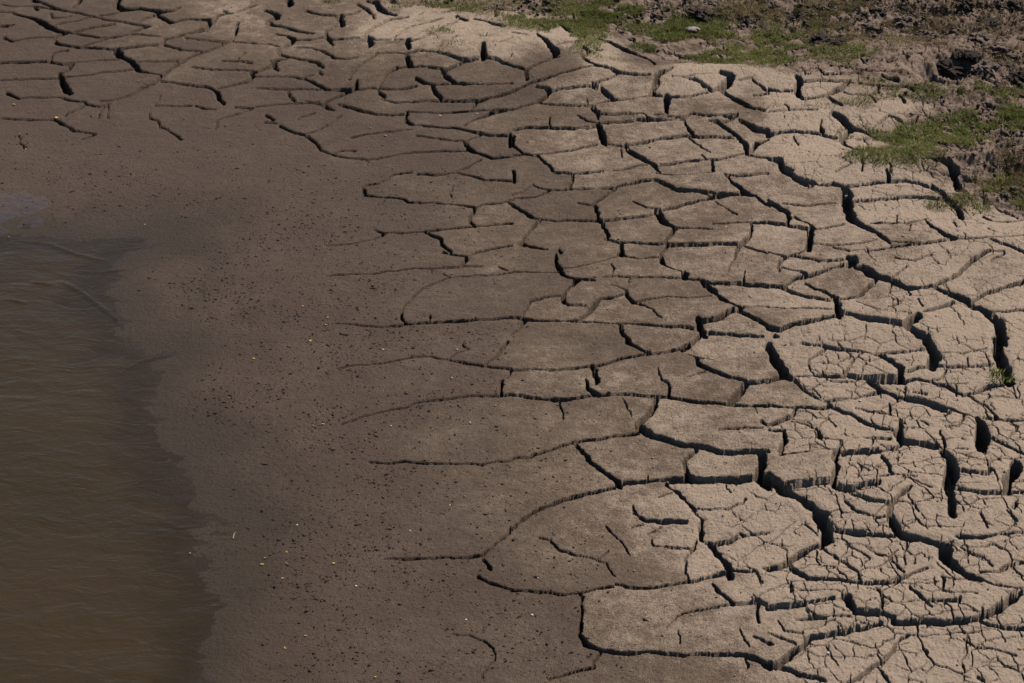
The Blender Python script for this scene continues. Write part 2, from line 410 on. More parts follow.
[-320,8026,4.9,-259,7950,5.1,-255,7903,5.2,-220,7834,5.1],
[-247,7823,3.6,-171,7787,3.6,-157,7768,6.5,-174,7712,6],
[-153,7787,3.2,-127,7821,3.2,-92,7843,3.2,0,7880,3.2],
[-646,7631,0.9,-525,7638,1.4,-455,7645,2.3,-404,7653,2.3,-352,7676,2.3,-283,7683,2.3,-178,7698,3.2,-108,7702,2.3],
[-282,7679,2.8,-283,7648,2.7],
[-242,7644,3.2,-215,7603,3.1,-176,7615,2.3,-107,7629,2.3,0,7636,3.2],
[-47,7700,2.3,-20,7666,2.3],
[-215,7599,3.5,-262,7567,3.5,-304,7525,3.6,-332,7468,5.4,-359,7403,3.6,-369,7344,3.5,-367,7285,3.5,-353,7249,3.5],
[-592,7267,1.3,-537,7253,2.2,-494,7239,2.2,-435,7229,2.6,-398,7230,3.4,-353,7246,3.4,-269,7242,3.4,-219,7244,3.4,-161,7251,4.4,-103,7259,3.4,-61,7266,3.4,0,7273,3.8],
[-279,7296,2.6,-276,7248,2.6],
[-471,7197,1.7,-473,7150,1.7],
[5,8550,6,5,8460,6],
[166,8514,3.9,237,8485,3.9,342,8508,3.9],
[237,8482,5.5,216,8369,5.4],
[80,8407,1.5,103,8380,2.5,140,8351,3.4,234,8350,2.5,308,8347,2.5,383,8342,4.6],
[75,8415,1.5,42,8352,1.5,0,8335,1.5],
[0,8297,2.4,56,8304,2.4,102,8307,2.4,136,8343,3.9],
[383,8338,4.9,353,8285,4.8,304,8209,4.7],
[383,8349,3.4,450,8378,3.4,507,8392,3.4,535,8394,3.4,570,8348,4.3,613,8289,5.3,685,8264,2.9,747,8229,3.8],
[547,8453,3,593,8431,5.3,695,8411,3,761,8409,3,843,8384,2.9,956,8375,2.9],
[796,8386,6.9,819,8321,9.8,858,8236,10.9,893,8208,6.3,933,8115,9.3],
[760,8212,8.6,802,8223,3.8,857,8215,3.7],
[755,8206,5.2,679,8179,5.2,622,8145,4.5,548,8116,4.1],
[539,8129,4.1,495,8147,3.3,442,8210,1.9],
[529,8107,11.5,546,8013,11.4,575,7964,5.4],
[537,8095,2.9,491,8068,2.9,436,8057,2.9,363,8045,2.9,317,8043,2.9,227,8063,2.9,164,8076,2.9,91,8105,2.9,55,8144,2.9],
[0,8245,4.7,37,8193,4.7,73,8130,5.1],
[308,8174,7.7,313,8115,7.7,313,8056,7.6,326,8030,7.6,333,7970,6.1,344,7898,6.1,334,7872,3.7],
[240,8227,1.5,277,8207,2.4,304,8186,2.4],
[334,7872,3.2,381,7836,3.2,425,7831,3.2,513,7815,3.2,549,7824,3.2],
[574,7953,4,627,7933,2.3,715,7919,2.3],
[582,7929,9.4,561,7875,7.5,541,7835,4.2],
[548,7813,5,618,7800,4,705,7786,4,791,7767,3.2],
[109,8091,3.3,91,8072,5.2,63,8009,5.2,45,7943,5.2,27,7899,6.6,53,7871,4.8,120,7812,2.8],
[163,7795,4.6,172,7767,4.6],
[154,7756,5.5,153,7677,7.3,165,7645,9.1,173,7603,8.2,198,7569,4.3,250,7548,6.4,283,7530,2.7],
[0,7642,3.2,44,7643,3.2,104,7625,3.2,156,7616,3.1],
[165,7645,2.3,217,7643,2.3,261,7664,2.3,306,7693,2.3,377,7722,2.3],
[390,7825,6.5,385,7743,12.9],
[386,7732,3.2,437,7698,3.2,516,7699,3.2],
[557,7812,3.7,527,7752,3.7,517,7721,4.6,527,7666,10.1,538,7633,6.1,562,7599,3.5,603,7573,3.5],
[258,7547,2.3,284,7557,1.8,344,7554,3.5,412,7539,3.5,481,7533,3.5,566,7526,3.5],
[348,7652,1.4,355,7619,2.7,344,7558,2.7],
[594,7564,13.6,592,7523,9],
[566,7526,4.2,633,7506,5.2,682,7479,5.1,766,7464,5.1,866,7419,5.1],
[228,7551,9,201,7495,5.4,179,7435,5.4,173,7382,5.3,185,7349,3.1,244,7329,1.8],
[291,7363,4.4,268,7314,8.8,250,7267,7,224,7232,5.1],
[291,7369,3.1,338,7375,2.2,381,7402,2.2],
[342,7484,1.3,366,7453,2.2,390,7423,2.2],
[386,7412,5.3,388,7367,5.3,407,7321,4.9,443,7295,2.6,466,7260,2.6,480,7205,3,495,7185,1.7],
[411,7321,2.2,471,7346,2.2,522,7361,2.2,588,7347,2.2,664,7353,2.2],
[649,7494,8.1,678,7416,12.4,705,7331,10.1,740,7261,6.6,754,7222,9.3],
[0,7270,3.8,42,7254,5.4,125,7227,3.7,232,7202,3.7,330,7174,3.7,411,7150,3.7,508,7114,3.7,587,7085,3.7],
[50,7244,7,33,7199,4.3,0,7137,3],
[33,7275,1.8,42,7322,1.8,59,7391,1.8,110,7414,1.3,170,7415,1.3],
[354,7160,6.9,360,7095,6.9,381,7023,6.8],
[612,7142,12.9,612,7090,12.8,625,7046,6],
[729,7220,4.3,691,7167,7.3,665,7146,5.4,624,7140,5.3],
[609,7049,4.7,582,6997,4.7],
[635,7069,4.3,699,7051,4.3,809,7014,4.3],
[744,7201,4.2,779,7141,4.1,832,7068,4.1],
[755,7234,3.4,812,7228,3.4,846,7216,3.4],
[852,7949,3.8,854,7883,5.1,845,7828,5.1,804,7765,7.8,780,7688,5,753,7612,3.6,747,7562,2.7],
[808,7760,4,848,7711,4,890,7674,3.9],
[799,7543,2.7,789,7455,5.4],
[719,7966,2.4,781,7963,2.4,852,7954,2.4,917,7954,2.4],
[742,8162,1.4,814,8038,1.4],
[408,7529,5.4,402,7498,2.7],
[939,8177,2.4,994,8177,2.4,1052,8209,4.6,1106,8245,4.6],
[1013,8375,5.5,1063,8317,8,1114,8274,8,1130,8254,5.2,1186,8260,7.7,1221,8239,5.2,1296,8256,4.5,1353,8268,4.9,1446,8268,4.5,1499,8255,4.9,1540,8219,5.3],
[1399,8349,5.9,1392,8280,7.8],
[1219,8226,11.6,1231,8173,20.2,1218,8068,19,1214,7966,19.8,1242,7909,10.6,1274,7815,7.9,1298,7738,6.6,1313,7691,3.6],
[982,8101,1.9,1067,8094,1.9,1178,8110,1.9],
[1238,8117,2.9,1317,8129,2.9,1392,8145,2.9,1483,8143,2.9,1561,8115,2.9],
[935,8136,7.8,966,8081,7.7,997,8024,8.1,986,7938,8],
[1011,7991,3.3,1056,7910,3.3,1070,7877,3.2],
[917,7954,3.7,968,7928,3.6,1000,7894,3.6,1067,7856,3.6,1123,7875,3.6,1180,7908,3.6],
[1061,7869,12.1,1045,7759,12,1030,7679,11.9],
[1051,7718,2.3,1102,7704,3.2,1132,7667,3.6,1172,7641,2.7,1216,7647,1.8],
[1059,7713,1.4,1153,7692,1.4,1270,7726,1.4],
[891,7684,3.6,940,7652,3.5,1005,7609,3.5,1053,7581,3.5,1139,7577,3.5],
[1011,7668,2.7,966,7647,5.9,931,7604,6.3,919,7567,6.3,917,7518,4],
[930,7545,2.7,977,7505,2.7,1000,7482,5.4,997,7442,5.3],
[867,7419,4.1,915,7400,5.9,962,7448,6.1,997,7452,9.6,1060,7493,6.1,1133,7533,6.1],
[1157,7589,9.1,1176,7567,15.3,1154,7531,9.9],
[1222,7630,7.3,1241,7637,5.6,1284,7639,4.2,1354,7648,4.2,1444,7670,4.3,1553,7701,4.3,1641,7703,3.5,1712,7710,2.7,1789,7733,2.3],
[1278,7905,4,1357,7901,5,1410,7897,5,1478,7934,5.1],
[1382,7980,2.4,1368,7900,2.3],
[1478,7905,5.5,1495,7822,10.7,1516,7740,11.1,1545,7706,5.8],
[1574,7922,3.3,1572,7856,3.3],
[1318,7697,1.8,1376,7677,1.8,1444,7670,1.8],
[1545,8224,9.4,1570,8174,13.4,1593,8092,11.4,1612,8013,13.2,1608,7963,11.3],
[1640,8335,13.7,1643,8231,15.5,1670,8172,4.7],
[1690,7966,4.8,1718,7927,3.2,1788,7916,3.2,1829,7932,3.2],
[1749,8073,3.8,1771,8020,3.7,1814,7960,3.7],
[1680,7822,3.6,1691,7786,3.6],
[1664,7686,3.6,1700,7649,5.4,1737,7613,5.4,1760,7583,5.4],
[1173,7510,6.5,1196,7489,14.8,1217,7458,15.8,1239,7428,10.5,1269,7405,11.2,1299,7374,9.6,1327,7342,9.4,1361,7340,5,1403,7344,5.1,1438,7298,6.4,1481,7260,13.4,1510,7231,14.2,1518,7181,10.4],
[1330,7332,3.5,1329,7286,3.5],
[1412,7347,4.9,1470,7393,5,1522,7456,5.3,1577,7534,5.3,1639,7595,4.8],
[1639,7595,2.3,1690,7590,2.3],
[1635,7523,2.7,1687,7575,2.7],
[1527,7232,6.1,1587,7294,6,1645,7334,6,1722,7379,6],
[1518,7181,7.7,1541,7173,10.3,1566,7127,18.8,1579,7064,20.5,1579,6994,17.8,1572,6937,16],
[1563,7156,3.3,1613,7159,3.3,1684,7172,3.4],
[1237,7418,4.4,1206,7372,7.5,1173,7310,6.1,1142,7265,5.5,1089,7245,5.4],
[990,7392,2.7,1026,7344,4.2,1069,7284,4.2],
[1075,7259,8.7,1069,7181,11.2,1068,7111,13.7],
[914,7392,3.9,942,7335,3.8,979,7295,3,1048,7250,3],
[845,7204,3,893,7189,3,967,7185,3,1047,7171,3],
[1135,7214,3,1168,7160,3,1236,7118,3,1300,7108,3],
[1088,7110,4.7,1157,7071,6.1,1233,7039,6,1279,7021,6],
[1327,7095,13.1,1282,7041,11.2,1260,7023,4.7],
[1349,7133,5,1400,7168,5,1457,7216,5.1],
[1283,7016,11.5,1305,6976,14.2,1334,6954,12.3],
[831,7060,6.4,870,7036,6.4,913,7069,6.5,980,7084,6.4,1055,7103,6.4],
[851,7007,6.9,862,6996,3.3],
[1274,7376,1.8,1265,7316,1.8,1275,7271,1.7,1273,7198,1.7,1238,7161,1.7],
[1340,7489,1.3,1309,7448,2.2,1276,7395,2.2],
[1346,7245,3,1352,7176,3],
[1415,7875,1.9,1394,7794,1.8],
[1316,7556,1.4,1372,7531,1.3,1439,7580,1.4],
[-562,6930,1.3,-502,6939,1.7,-422,6949,2.1,-374,6975,2.5,-311,6998,2.6,-262,6994,2.5,-213,6979,2.5,-139,6943,3.3,-83,6918,3.3,-7,6885,3.6],
[-213,6979,2.1,-181,7019,2.1,-141,7043,2.1,-162,7071,1.7,-158,7097,1.3],
[-83,6923,3.4,-51,6986,4.7,-27,7055,4.7,-15,7082,4.7],
[-4,6881,4.6,-14,6825,3.3],
[-30,6809,5,-35,6723,4.9],
[-526,6560,1.2,-482,6589,1.6,-429,6622,2.4,-376,6650,2.4,-330,6657,2.5,-299,6679,2.5,-237,6690,2.8,-175,6699,2.8,-97,6714,3.2,0,6709,3.5],
[-432,6315,1.2,-361,6305,2.7,-316,6309,2.7,-248,6292,2.7,-181,6281,2.7,-129,6277,2.7,-91,6263,2.7,-47,6281,2.7,-10,6278,2.7,0,6298,2.7],
[0,6876,3.6,64,6869,3.6,143,6864,3.6,199,6874,3.6,255,6879,3.6,304,6890,5.2,352,6912,5.3,401,6926,4.6,437,6933,5.2,482,6940,4.3,531,6955,4.6,565,6982,5.5],
[373,7024,4,412,6983,5.1,438,6943,7.2],
[538,6942,4,576,6910,4.6,622,6881,3.3,660,6858,3.2,716,6874,3.2,797,6890,3.3],
[587,6899,6.3,591,6845,8.3,623,6795,5.8,667,6752,5.6,734,6704,4.5],
[550,6759,1.6,607,6788,1.7],
[255,6879,8.4,262,6824,9.2,270,6760,6.6],
[229,6793,3.3,239,6734,6.2,269,6681,6.9],
[0,6709,3.5,62,6687,3.5,148,6663,3.5,202,6664,3.5,242,6680,3.5,273,6676,3.5,335,6673,3.5,389,6662,3.5,480,6632,3.5,540,6605,4.4,600,6586,4.3,653,6567,4.3,720,6548,4.6,783,6544,4.3],
[148,6658,2.9,151,6601,2.8,155,6533,2],
[460,6833,1.7,471,6748,2.9,490,6728,3.3,485,6648,6.1],
[737,6696,6.5,723,6672,10.6,695,6618,10.5,669,6578,10.5],
[737,6696,4.7,764,6701,4.7,799,6715,3.9],
[445,6630,8.9,426,6560,10.5,397,6510,10.4,381,6489,10.1],
[341,6643,1.2,364,6536,1.2],
[380,6466,7.4,398,6446,11.8,430,6408,7.9,480,6370,7.8,509,6342,7,567,6319,5.6,608,6283,5.5,652,6270,6.2,711,6270,6.2,757,6264,6.1],
[0,6298,3.3,45,6302,4,97,6337,4,150,6371,4,188,6383,3.4,249,6394,3.7,302,6416,3.7,378,6433,4.3],
[192,6371,3.5,216,6322,6.3,237,6262,7.4,272,6199,7.3,299,6143,7.2,316,6113,7.1],
[320,6127,5.7,364,6130,5.7,408,6137,5.7,452,6139,5.7,510,6133,5.7,582,6127,6,653,6110,5.4,696,6108,5.4],
[298,6110,4.1,261,6096,5.1,217,6076,5.1,144,6044,5.1,100,6010,5.2,64,5973,5.3],
[551,6306,5.4,526,6271,5.4,502,6235,5.4,506,6190,5.4,521,6136,9.2],
[399,6162,1.5,408,6126,1.5],
[738,6243,13.2,731,6174,13,715,6112,12.9,735,6061,10.5],
[450,6108,7.3,477,6069,7.4,502,6012,7.5,520,5965,7.5],
[417,6034,2.3,462,6057,2.3],
[531,5969,1.9,612,5957,1.9,656,5978,1.9,665,5998,1.9],
[350,5988,3,356,5953,3],
[626,6410,1.6,678,6411,1.6,753,6411,1.6],
[750,6453,3.5,770,6425,3.5],
[616,6098,1.5,626,6049,1.5],
[824,6940,14.3,835,6839,18.3,851,6760,18.1,871,6729,10.3],
[799,6707,6.6,840,6729,5.5,871,6732,3.8,951,6742,5.1,1035,6729,5.1],
[877,6713,3.3,902,6652,3.2,943,6600,3.2],
[924,6940,2.5,978,6919,3.3,1046,6891,4.2,1108,6873,4.2,1137,6856,4.2],
[1114,6858,2.1,1076,6811,4.6,1045,6740,7],
[999,6895,1.3,937,6835,1.2,947,6745,1.2],
[1148,6851,7.1,1186,6803,9,1219,6758,9.5,1215,6706,11.5],
[1137,6856,3.2,1209,6861,4.2,1267,6874,4.2,1324,6882,4.2],
[1330,6925,16.8,1343,6849,16.6,1320,6781,12.4],
[1240,6743,2.1,1275,6765,2.1,1315,6774,2.1],
[1051,6725,3.2,1095,6707,3.2,1141,6703,5.4,1217,6691,5.4,1265,6697,5.4,1308,6673,5.5,1350,6648,6.7,1381,6599,7.7],
[1109,6698,7.8,1142,6649,8.3,1176,6615,6.3,1217,6582,6.1,1274,6555,6.1,1315,6521,8,1354,6480,6.6,1392,6437,5.4],
[1332,6781,2.5,1386,6775,2.5,1433,6775,2.5,1514,6786,2.5],
[1441,6821,2.1,1433,6775,2.1],
[1360,6858,1.7,1429,6844,1.7,1507,6885,1.7],
[1360,6759,2.9,1337,6712,2.9,1310,6689,2.8],
[1552,6935,14.3,1546,6836,19.9,1548,6756,21.4,1542,6680,18.8],
[1380,6591,5.4,1430,6614,5.5,1482,6646,5.4,1522,6653,3.2],
[784,6548,4.6,829,6539,4.6,883,6544,4.6,921,6540,4.6,968,6548,4.6],
[964,6585,4.3,1012,6595,3.5,1058,6597,3.5,1115,6621,3.5,1139,6626,3.5],
[969,6561,6,1009,6510,5.9,1029,6492,5.9,1060,6439,5.9,1100,6397,4.3,1142,6378,3.1],
[1094,6577,1.6,1122,6558,1.6,1161,6565,1.6],
[1162,6562,4,1150,6484,4],
[1049,6528,2,1084,6505,2,1135,6485,2.4,1178,6466,3.8,1196,6436,3.4,1241,6438,4.9,1305,6458,5,1330,6473,3.4],
[1205,6575,1.6,1224,6683,1.6],
[1238,6620,2.8,1273,6595,2.8],
[1178,6466,4,1168,6402,6.7,1153,6352,14.1,1159,6290,9.5,1200,6268,5.5,1255,6245,5.1],
[1401,6583,3.9,1431,6533,3.9,1454,6492,4,1463,6435,5.1],
[1402,6429,9.5,1413,6387,17.3,1391,6285,17.1,1376,6222,14.6],
[1422,6436,3.1,1479,6421,3.1,1542,6423,3.1],
[1422,6311,5.4,1451,6268,5.4,1499,6198,5.3],
[1494,6417,1.6,1514,6367,1.6,1472,6301,1.6],
[913,6404,3.9,921,6346,7.8],
[928,6338,3.4,986,6330,3.3,1061,6331,3.3,1127,6322,4.2],
[906,6404,2.7,886,6428,2.7,850,6445,2.7],
[773,6433,5.4,813,6454,5.4,853,6477,5.8,865,6524,6],
[818,6391,5.5,814,6321,7.4,793,6260,7.4],
[769,6394,4.2,807,6392,4.2],
[791,6237,5.5,844,6247,5.5,904,6256,3.3,963,6259,2.3],
[978,6318,3.9,951,6224,8.5,940,6136,8.4,925,6040,8.3],
[1045,6323,2,1084,6285,1.9],
[974,6230,5.4,1026,6234,5.5,1094,6247,5.5,1149,6272,5.5],
[1088,6209,5.8,1092,6133,5.7,1090,6072,4.5],
[1010,6170,1.9,1015,6132,3,995,6059,3],
[1017,6141,1.5,1037,6103,1.5,1080,6152,1.5],
[936,6046,4.3,987,6053,4.3,1038,6061,4.3,1096,6067,2.9,1159,6052,1.9],
[741,6099,10.4,776,6022,9.9,815,5986,9.7,839,5940,12.9,863,5903,9.7,888,5877,9.5],
[786,6043,4.3,828,6042,4.3,915,6049,3.2],
[923,6025,4.8,945,6000,4.7,972,5989,4.6,1016,6003,4.7,1046,6014,4.9,1056,6035,2.3],
[963,5976,2.6,1007,5936,2.6,1060,5910,2.6],
[944,5938,4.1,966,5890,3.9,998,5863,1.8],
[1132,5994,3.4,1109,5959,7.4,1082,5915,7.4,1063,5878,7.4],
[1122,6046,1.9,1160,6014,1.9,1191,5984,1.9],
[1121,5945,1.9,1136,5854,1.8],
[1271,6344,2,1277,6290,4.7,1275,6235,4.6],
[1265,6216,8.5,1274,6140,14.5,1263,6056,19.6,1241,5982,14.2,1239,5927,12.6,1233,5845,11.7],
[1359,6422,2,1335,6365,2,1292,6377,2],
[1220,6447,1.6,1249,6388,1.6],
[1303,6224,1.9,1338,6213,1.9],
[1379,6195,2.7,1387,6142,2.7,1365,6044,2.6],
[1291,6072,3.8,1325,6057,3.8,1365,6044,3.8,1415,6079,2.3],
[1304,6186,1.5,1354,6140,1.5],
[1254,5975,4.6,1294,5960,4.6,1334,5947,4.6,1392,5951,4.6,1454,5966,3.5],
[1469,6132,14.5,1421,6034,14.3,1410,5975,11.2],
[1418,5903,4.4,1407,5866,4.4],
[-350,5758,0.7,-294,5753,1.8,-238,5753,2.2,-183,5752,2.2,-155,5753,2.2,-120,5749,3.1,-86,5756,2.8,-58,5781,3.3,-37,5825,3.7,0,5890,4.4],
[-82,5733,3.6,-61,5680,3.6],
[-95,5652,3.2,-64,5618,4.3,-29,5593,3.1,0,5571,3.1],
[-160,5369,1,-114,5368,2.1,-74,5332,2.1,-48,5302,2.1,-44,5250,1.4,-79,5171,1],
[0,5882,4.8,21,5923,4.7,64,5978,4.7],
[0,5567,3,34,5563,3,88,5554,3,135,5549,3,182,5553,3,230,5573,3.1,271,5570,3],
[278,5582,2.1,304,5561,3,337,5555,3.6,391,5552,3.6,432,5557,3.6,466,5566,4.4,529,5593,5.4,577,5608,5.4],
[70,5836,1.1,105,5816,2.2,132,5764,2.9,173,5741,2.2,221,5718,1.8,255,5695,1.4,279,5621,1.1],
[265,5881,1.1,307,5800,1.1,325,5735,1.1],
[267,5751,1.5,235,5721,1.4],
[349,5952,3,375,5915,5.1,417,5898,4.9,459,5897,4.9,494,5890,4.9],
[338,5870,1.5,367,5889,1.5],
[391,5808,1.5,396,5769,1.5,506,5750,1.5],
[379,5835,1.1,416,5872,1.1],
[518,5939,5.2,537,5897,7.4,530,5797,6.2],
[515,5786,3.3,498,5741,4,475,5695,3.2,473,5623,2.5,474,5580,3.2],
[549,5770,6.6,572,5712,10.1,594,5643,12.2,593,5590,9.9],
[606,5626,6.3,645,5613,6.3,695,5612,6.3],
[550,5883,2.9,591,5868,2.9,617,5848,2.9,649,5811,3.4,715,5821,2.9],
[556,5769,2.5,598,5783,2.5,649,5811,2.5],
[542,5546,4.6,561,5486,6,579,5426,5.9],
[452,5399,2.7,488,5406,2.7,529,5414,2.7,575,5420,3.2],
[455,5399,2.1,430,5367,2.1,405,5336,2.1],
[433,5314,2.1,433,5256,2],
[578,5420,4,615,5427,4,649,5435,4,675,5413,3],
[651,5422,4.5,643,5369,4.5,644,5339,4.5],
[659,5580,1.4,670,5519,1.4,639,5468,1.4],
[184,5549,3.9,185,5449,3.8,182,5390,3.8,178,5344,3.8,192,5305,5.3,227,5276,3.5,259,5256,3.4,310,5236,3.4,348,5236,3.4,386,5225,3.9,437,5212,3.9,500,5198,3.8,563,5188,4.1,601,5187,5.4,630,5153,7,649,5131,7],
[230,5263,3.1,210,5228,3,206,5200,3.9,167,5188,3.4,128,5174,2.9,96,5152,2.3],
[592,5304,2,597,5257,2,604,5223,2],
[621,5266,3.2,651,5241,3.2],
[600,5171,3,596,5131,3],
[861,5885,15.5,874,5819,18.3,869,5745,16.7,851,5708,10.8],
[695,5612,14,737,5628,13.2,791,5683,12.2,843,5722,8.7],
[891,5780,3.9,937,5766,5.8,998,5754,5.7,1051,5744,5.7],
[895,5849,2.5,939,5838,2.5,978,5815,2.5,994,5775,2.5],
[1009,5841,3.9,1051,5843,3.9],
[1060,5860,8.8,1066,5798,12.4,1072,5742,11.8,1117,5720,9.7,1154,5693,11,1191,5672,13.6,1171,5630,16.4,1192,5591,15.3,1217,5538,11.2,1252,5510,7],
[1086,5722,2.9,1074,5649,2.9,1064,5593,1.8],
[1227,5725,5.7,1275,5722,5.7,1323,5724,4.1,1410,5737,3.1],
[1309,5844,3.3,1317,5767,3.3],
[1386,5844,1.8,1404,5793,2.9],
[1225,5670,2.5,1259,5631,2.5,1284,5616,2.5,1291,5578,2.5],
[1259,5549,3.5,1306,5552,3.6,1382,5586,3.6],
[1253,5516,4.2,1281,5484,4.1,1325,5470,4,1359,5467,2.1],
[751,5596,6.6,783,5555,7.8,795,5539,6.6],
[795,5539,5.6,847,5525,5.6,905,5511,5.6,936,5496,5.5,1004,5500,7.4,1032,5513,5.7,1085,5552,4.2,1122,5576,2.8],
[856,5688,2.9,893,5625,2.8,933,5568,2.8,935,5496,3.9],
[911,5716,1.8,941,5682,1.8,975,5634,1.8,943,5596,1.8],
[1056,5676,1.4,1027,5641,2.9,1038,5595,2.8,1055,5554,3.9],
[992,5658,1.4,1027,5641,1.4],
[1060,5476,4.8,1080,5436,4.9,1102,5382,3.8],
[972,5465,3.1,978,5414,3.1,966,5374,3.1],
[1096,5406,3,1134,5401,3,1176,5398,3,1183,5415,3.1],
[1150,5521,3.2,1145,5447,3.1,1172,5433,2.1,1232,5432,1.7],
[887,5421,12.5,888,5380,12.4,900,5367,5.5,944,5358,4.9,994,5339,5.1,994,5312,9.1,1069,5316,7.2,1120,5310,7.8,1173,5314,7.8,1221,5331,8.7,1274,5372,11.1,1322,5419,11.3,1346,5443,6],
[1228,5373,2.4,1217,5307,4.8,1233,5291,4.2,1278,5286,3.7,1323,5273,6],
[745,5510,3.9,743,5457,3.8],
[674,5395,4,714,5400,4,743,5402,4,780,5408,4,854,5419,4],
[659,5235,7.4,666,5229,2.6],
[650,5146,7.4,662,5135,6,693,5124,6.6,722,5101,6.6,758,5083,5.4,781,5062,4.3],
[665,5135,7.8,712,5186,7.8,754,5227,6.8,775,5245,6.1,815,5256,5.4,876,5275,5.5,923,5294,6.5,958,5313,6.6],
[843,5059,5.3,885,5098,5.4,936,5144,4.5,966,5180,3.7,999,5233,3.7,1022,5259,2.4],
[926,5118,3,938,5090,3,942,5055,3],
[1159,5229,2,1185,5195,2,1229,5193,2,1287,5161,2],
[1168,5061,3.2,1179,5049,3.2],
[747,5281,1.7,793,5290,1.7,836,5321,1.7],
[740,5337,2.1,799,5340,2.1,882,5329,2.1,926,5315,1],
[695,5340,1.7,703,5294,1.7,752,5270,1.7],
[663,5285,2,693,5261,2,729,5227,2],
[776,5370,1.7,799,5340,1.7]]
DRY = np.array([(-1.9867, 9.868, 0.12), (-1.3294, 9.759, 0.18), (-1.2619, 10.3472, 0.58), (-1.1633, 10.251, 0.5), (-1.6109, 10.2798, 0.3), (-0.8483, 10.1973, 0.45), (-0.9889, 10.2924, 0.5), (-2.0345, 10.4178, 0.2), (-0.8709, 9.3372, 0.15), (-0.4377, 8.796, 0.15), (-0.7568, 7.8788, 0.08), (-0.8237, 6.7321, 0.03), (-0.5747, 5.5675, 0.06), (-0.2105, 7.4202, 0.25), (-0.1861, 6.3629, 0.28), (-0.2483, 5.5429, 0.18), (0.1285, 7.3884, 0.4), (0.1164, 6.5339, 0.4), (0.0472, 5.3367, 0.28), (0.3253, 8.2403, 0.3), (0.0325, 9.2266, 0.25), (-0.2509, 9.1808, 0.15), (-0.3407, 9.49, 0.28), (-0.0496, 9.4481, 0.3), (0.1994, 9.5055, 0.3), (-0.4827, 9.9134, 0.78), (-0.2704, 10.0511, 0.8), (-0.0509, 9.7435, 0.82), (0.2048, 9.8088, 0.85), (0.3299, 9.7047, 0.75), (-0.1768, 9.6534, 0.65), (-0.3468, 9.7015, 0.6), (0.3574, 9.2515, 0.78), (0.5197, 9.255, 0.7), (0.7245, 9.2862, 0.9), (0.361, 9.3753, 0.75), (0.2008, 9.5794, 0.3), (0.5766, 9.5706, 0.25), (0.8369, 9.1542, 0.72), (0.5125, 9.0917, 0.4), (0.7496, 9.0542, 0.35), (0.8467, 9.288, 0.9), (1.1688, 9.2511, 0.9), (1.2805, 9.1612, 0.6), (0.9094, 9.0602, 0.45), (0.542, 8.8755, 0.65), (0.814, 8.8434, 0.72), (1.1402, 8.9779, 0.9), (1.2026, 8.823, 0.88), (0.8735, 8.6235, 0.65), (1.4457, 8.3543, 0.9), (1.1915, 8.4094, 0.9), (0.6905, 8.1874, 0.6), (0.4852, 8.4985, 0.5), (0.4942, 7.9349, 0.5), (1.0442, 8.0658, 0.6), (1.3442, 8.1418, 0.9), (1.4662, 7.9869, 0.9), (1.5321, 7.5332, 0.75), (1.2836, 7.714, 0.6), (0.6421, 7.4935, 0.55), (0.9669, 7.3511, 0.65), (0.7401, 7.0506, 0.55), (0.4342, 7.4266, 0.5), (0.2842, 6.9866, 0.42), (0.5843, 6.6691, 0.55), (0.3965, 6.6333, 0.5), (0.2648, 6.391, 0.48), (0.9176, 6.8926, 0.8), (1.0816, 6.9364, 0.88), (1.2844, 7.2335, 0.75), (1.6178, 7.244, 0.8), (0.8239, 6.5833, 0.6), (1.023, 6.4545, 0.85), (1.1425, 6.2407, 0.9), (1.4344, 6.2297, 0.9), (0.6177, 6.2943, 0.6), (0.4082, 6.2562, 0.55), (0.2494, 5.919, 0.5), (0.1325, 5.7173, 0.42), (0.3906, 5.9115, 0.7), (0.6339, 5.7829, 0.9), (0.5942, 5.9917, 0.85), (0.9323, 5.7369, 0.95), (1.2029, 5.7121, 0.95), (0.4472, 5.4672, 0.42), (0.5987, 5.5328, 0.95), (0.6867, 5.4758, 0.9), (0.7613, 5.4286, 0.9), (1.0224, 5.4114, 0.95), (1.3553, 5.8009, 0.95), (0.2891, 5.4967, 0.35), (0.709, 5.4327, 0.85), (0.3329, 5.2957, 0.36), (0.585, 5.2133, 0.62), (0.8649, 5.1989, 0.85), (1.1371, 5.1457, 0.9), (0.0231, 6.0512, 0.38), (0.4764, 5.1212, 0.5), (-0.0885, 5.7309, 0.22), (0.1272, 5.4196, 0.25), (-1.5464, 8.3663, 0.02), (-1.8269, 9.1509, 0.1), (-1.2237, 8.8284, 0.08), (-1.3559, 7.1194, 0.04), (-1.2514, 6.4374, 0.04), (-1.0687, 7.4853, 0.04), (-0.5765, 7.8538, 0.12), (-0.4134, 6.7065, 0.14), (-0.4885, 6.3913, 0.09), (-0.9456, 6.4232, 0.02), (-0.764, 6.1167, 0.02), (-0.4235, 5.3109, 0.1), (-0.9513, 5.3391, 0.02), (-0.8954, 7.4678, 0.04), (-0.7936, 8.3442, 0.1), (-1.6958, 9.3551, 0.12), (-0.2338, 5.9554, 0.2), (-0.2648, 6.9726, 0.22), (-0.5287, 7.0596, 0.1), (-0.3831, 6.0869, 0.12)])              # x, y, dryness 0..1 of the mud there
BANKLINE = np.array([(-4.6228, 11.9431), (-1.2194, 10.8314), (-0.8253, 10.5091), (-0.4131, 10.3918), (-0.1427, 10.305), (0.2106, 10.1171), (0.4583, 9.7426), (0.6999, 9.5386), (1.0198, 9.4036), (1.2989, 9.3268), (1.5725, 9.2256), (1.6441, 9.0268), (1.4618, 8.8592), (1.3072, 8.582), (1.4775, 8.4491), (1.5723, 8.331), (1.59, 8.201), (1.7056, 8.0187), (1.8849, 7.9227), (2.4092, 7.7442), (3.4075, 7.597)])        # lower edge of the grassy bank
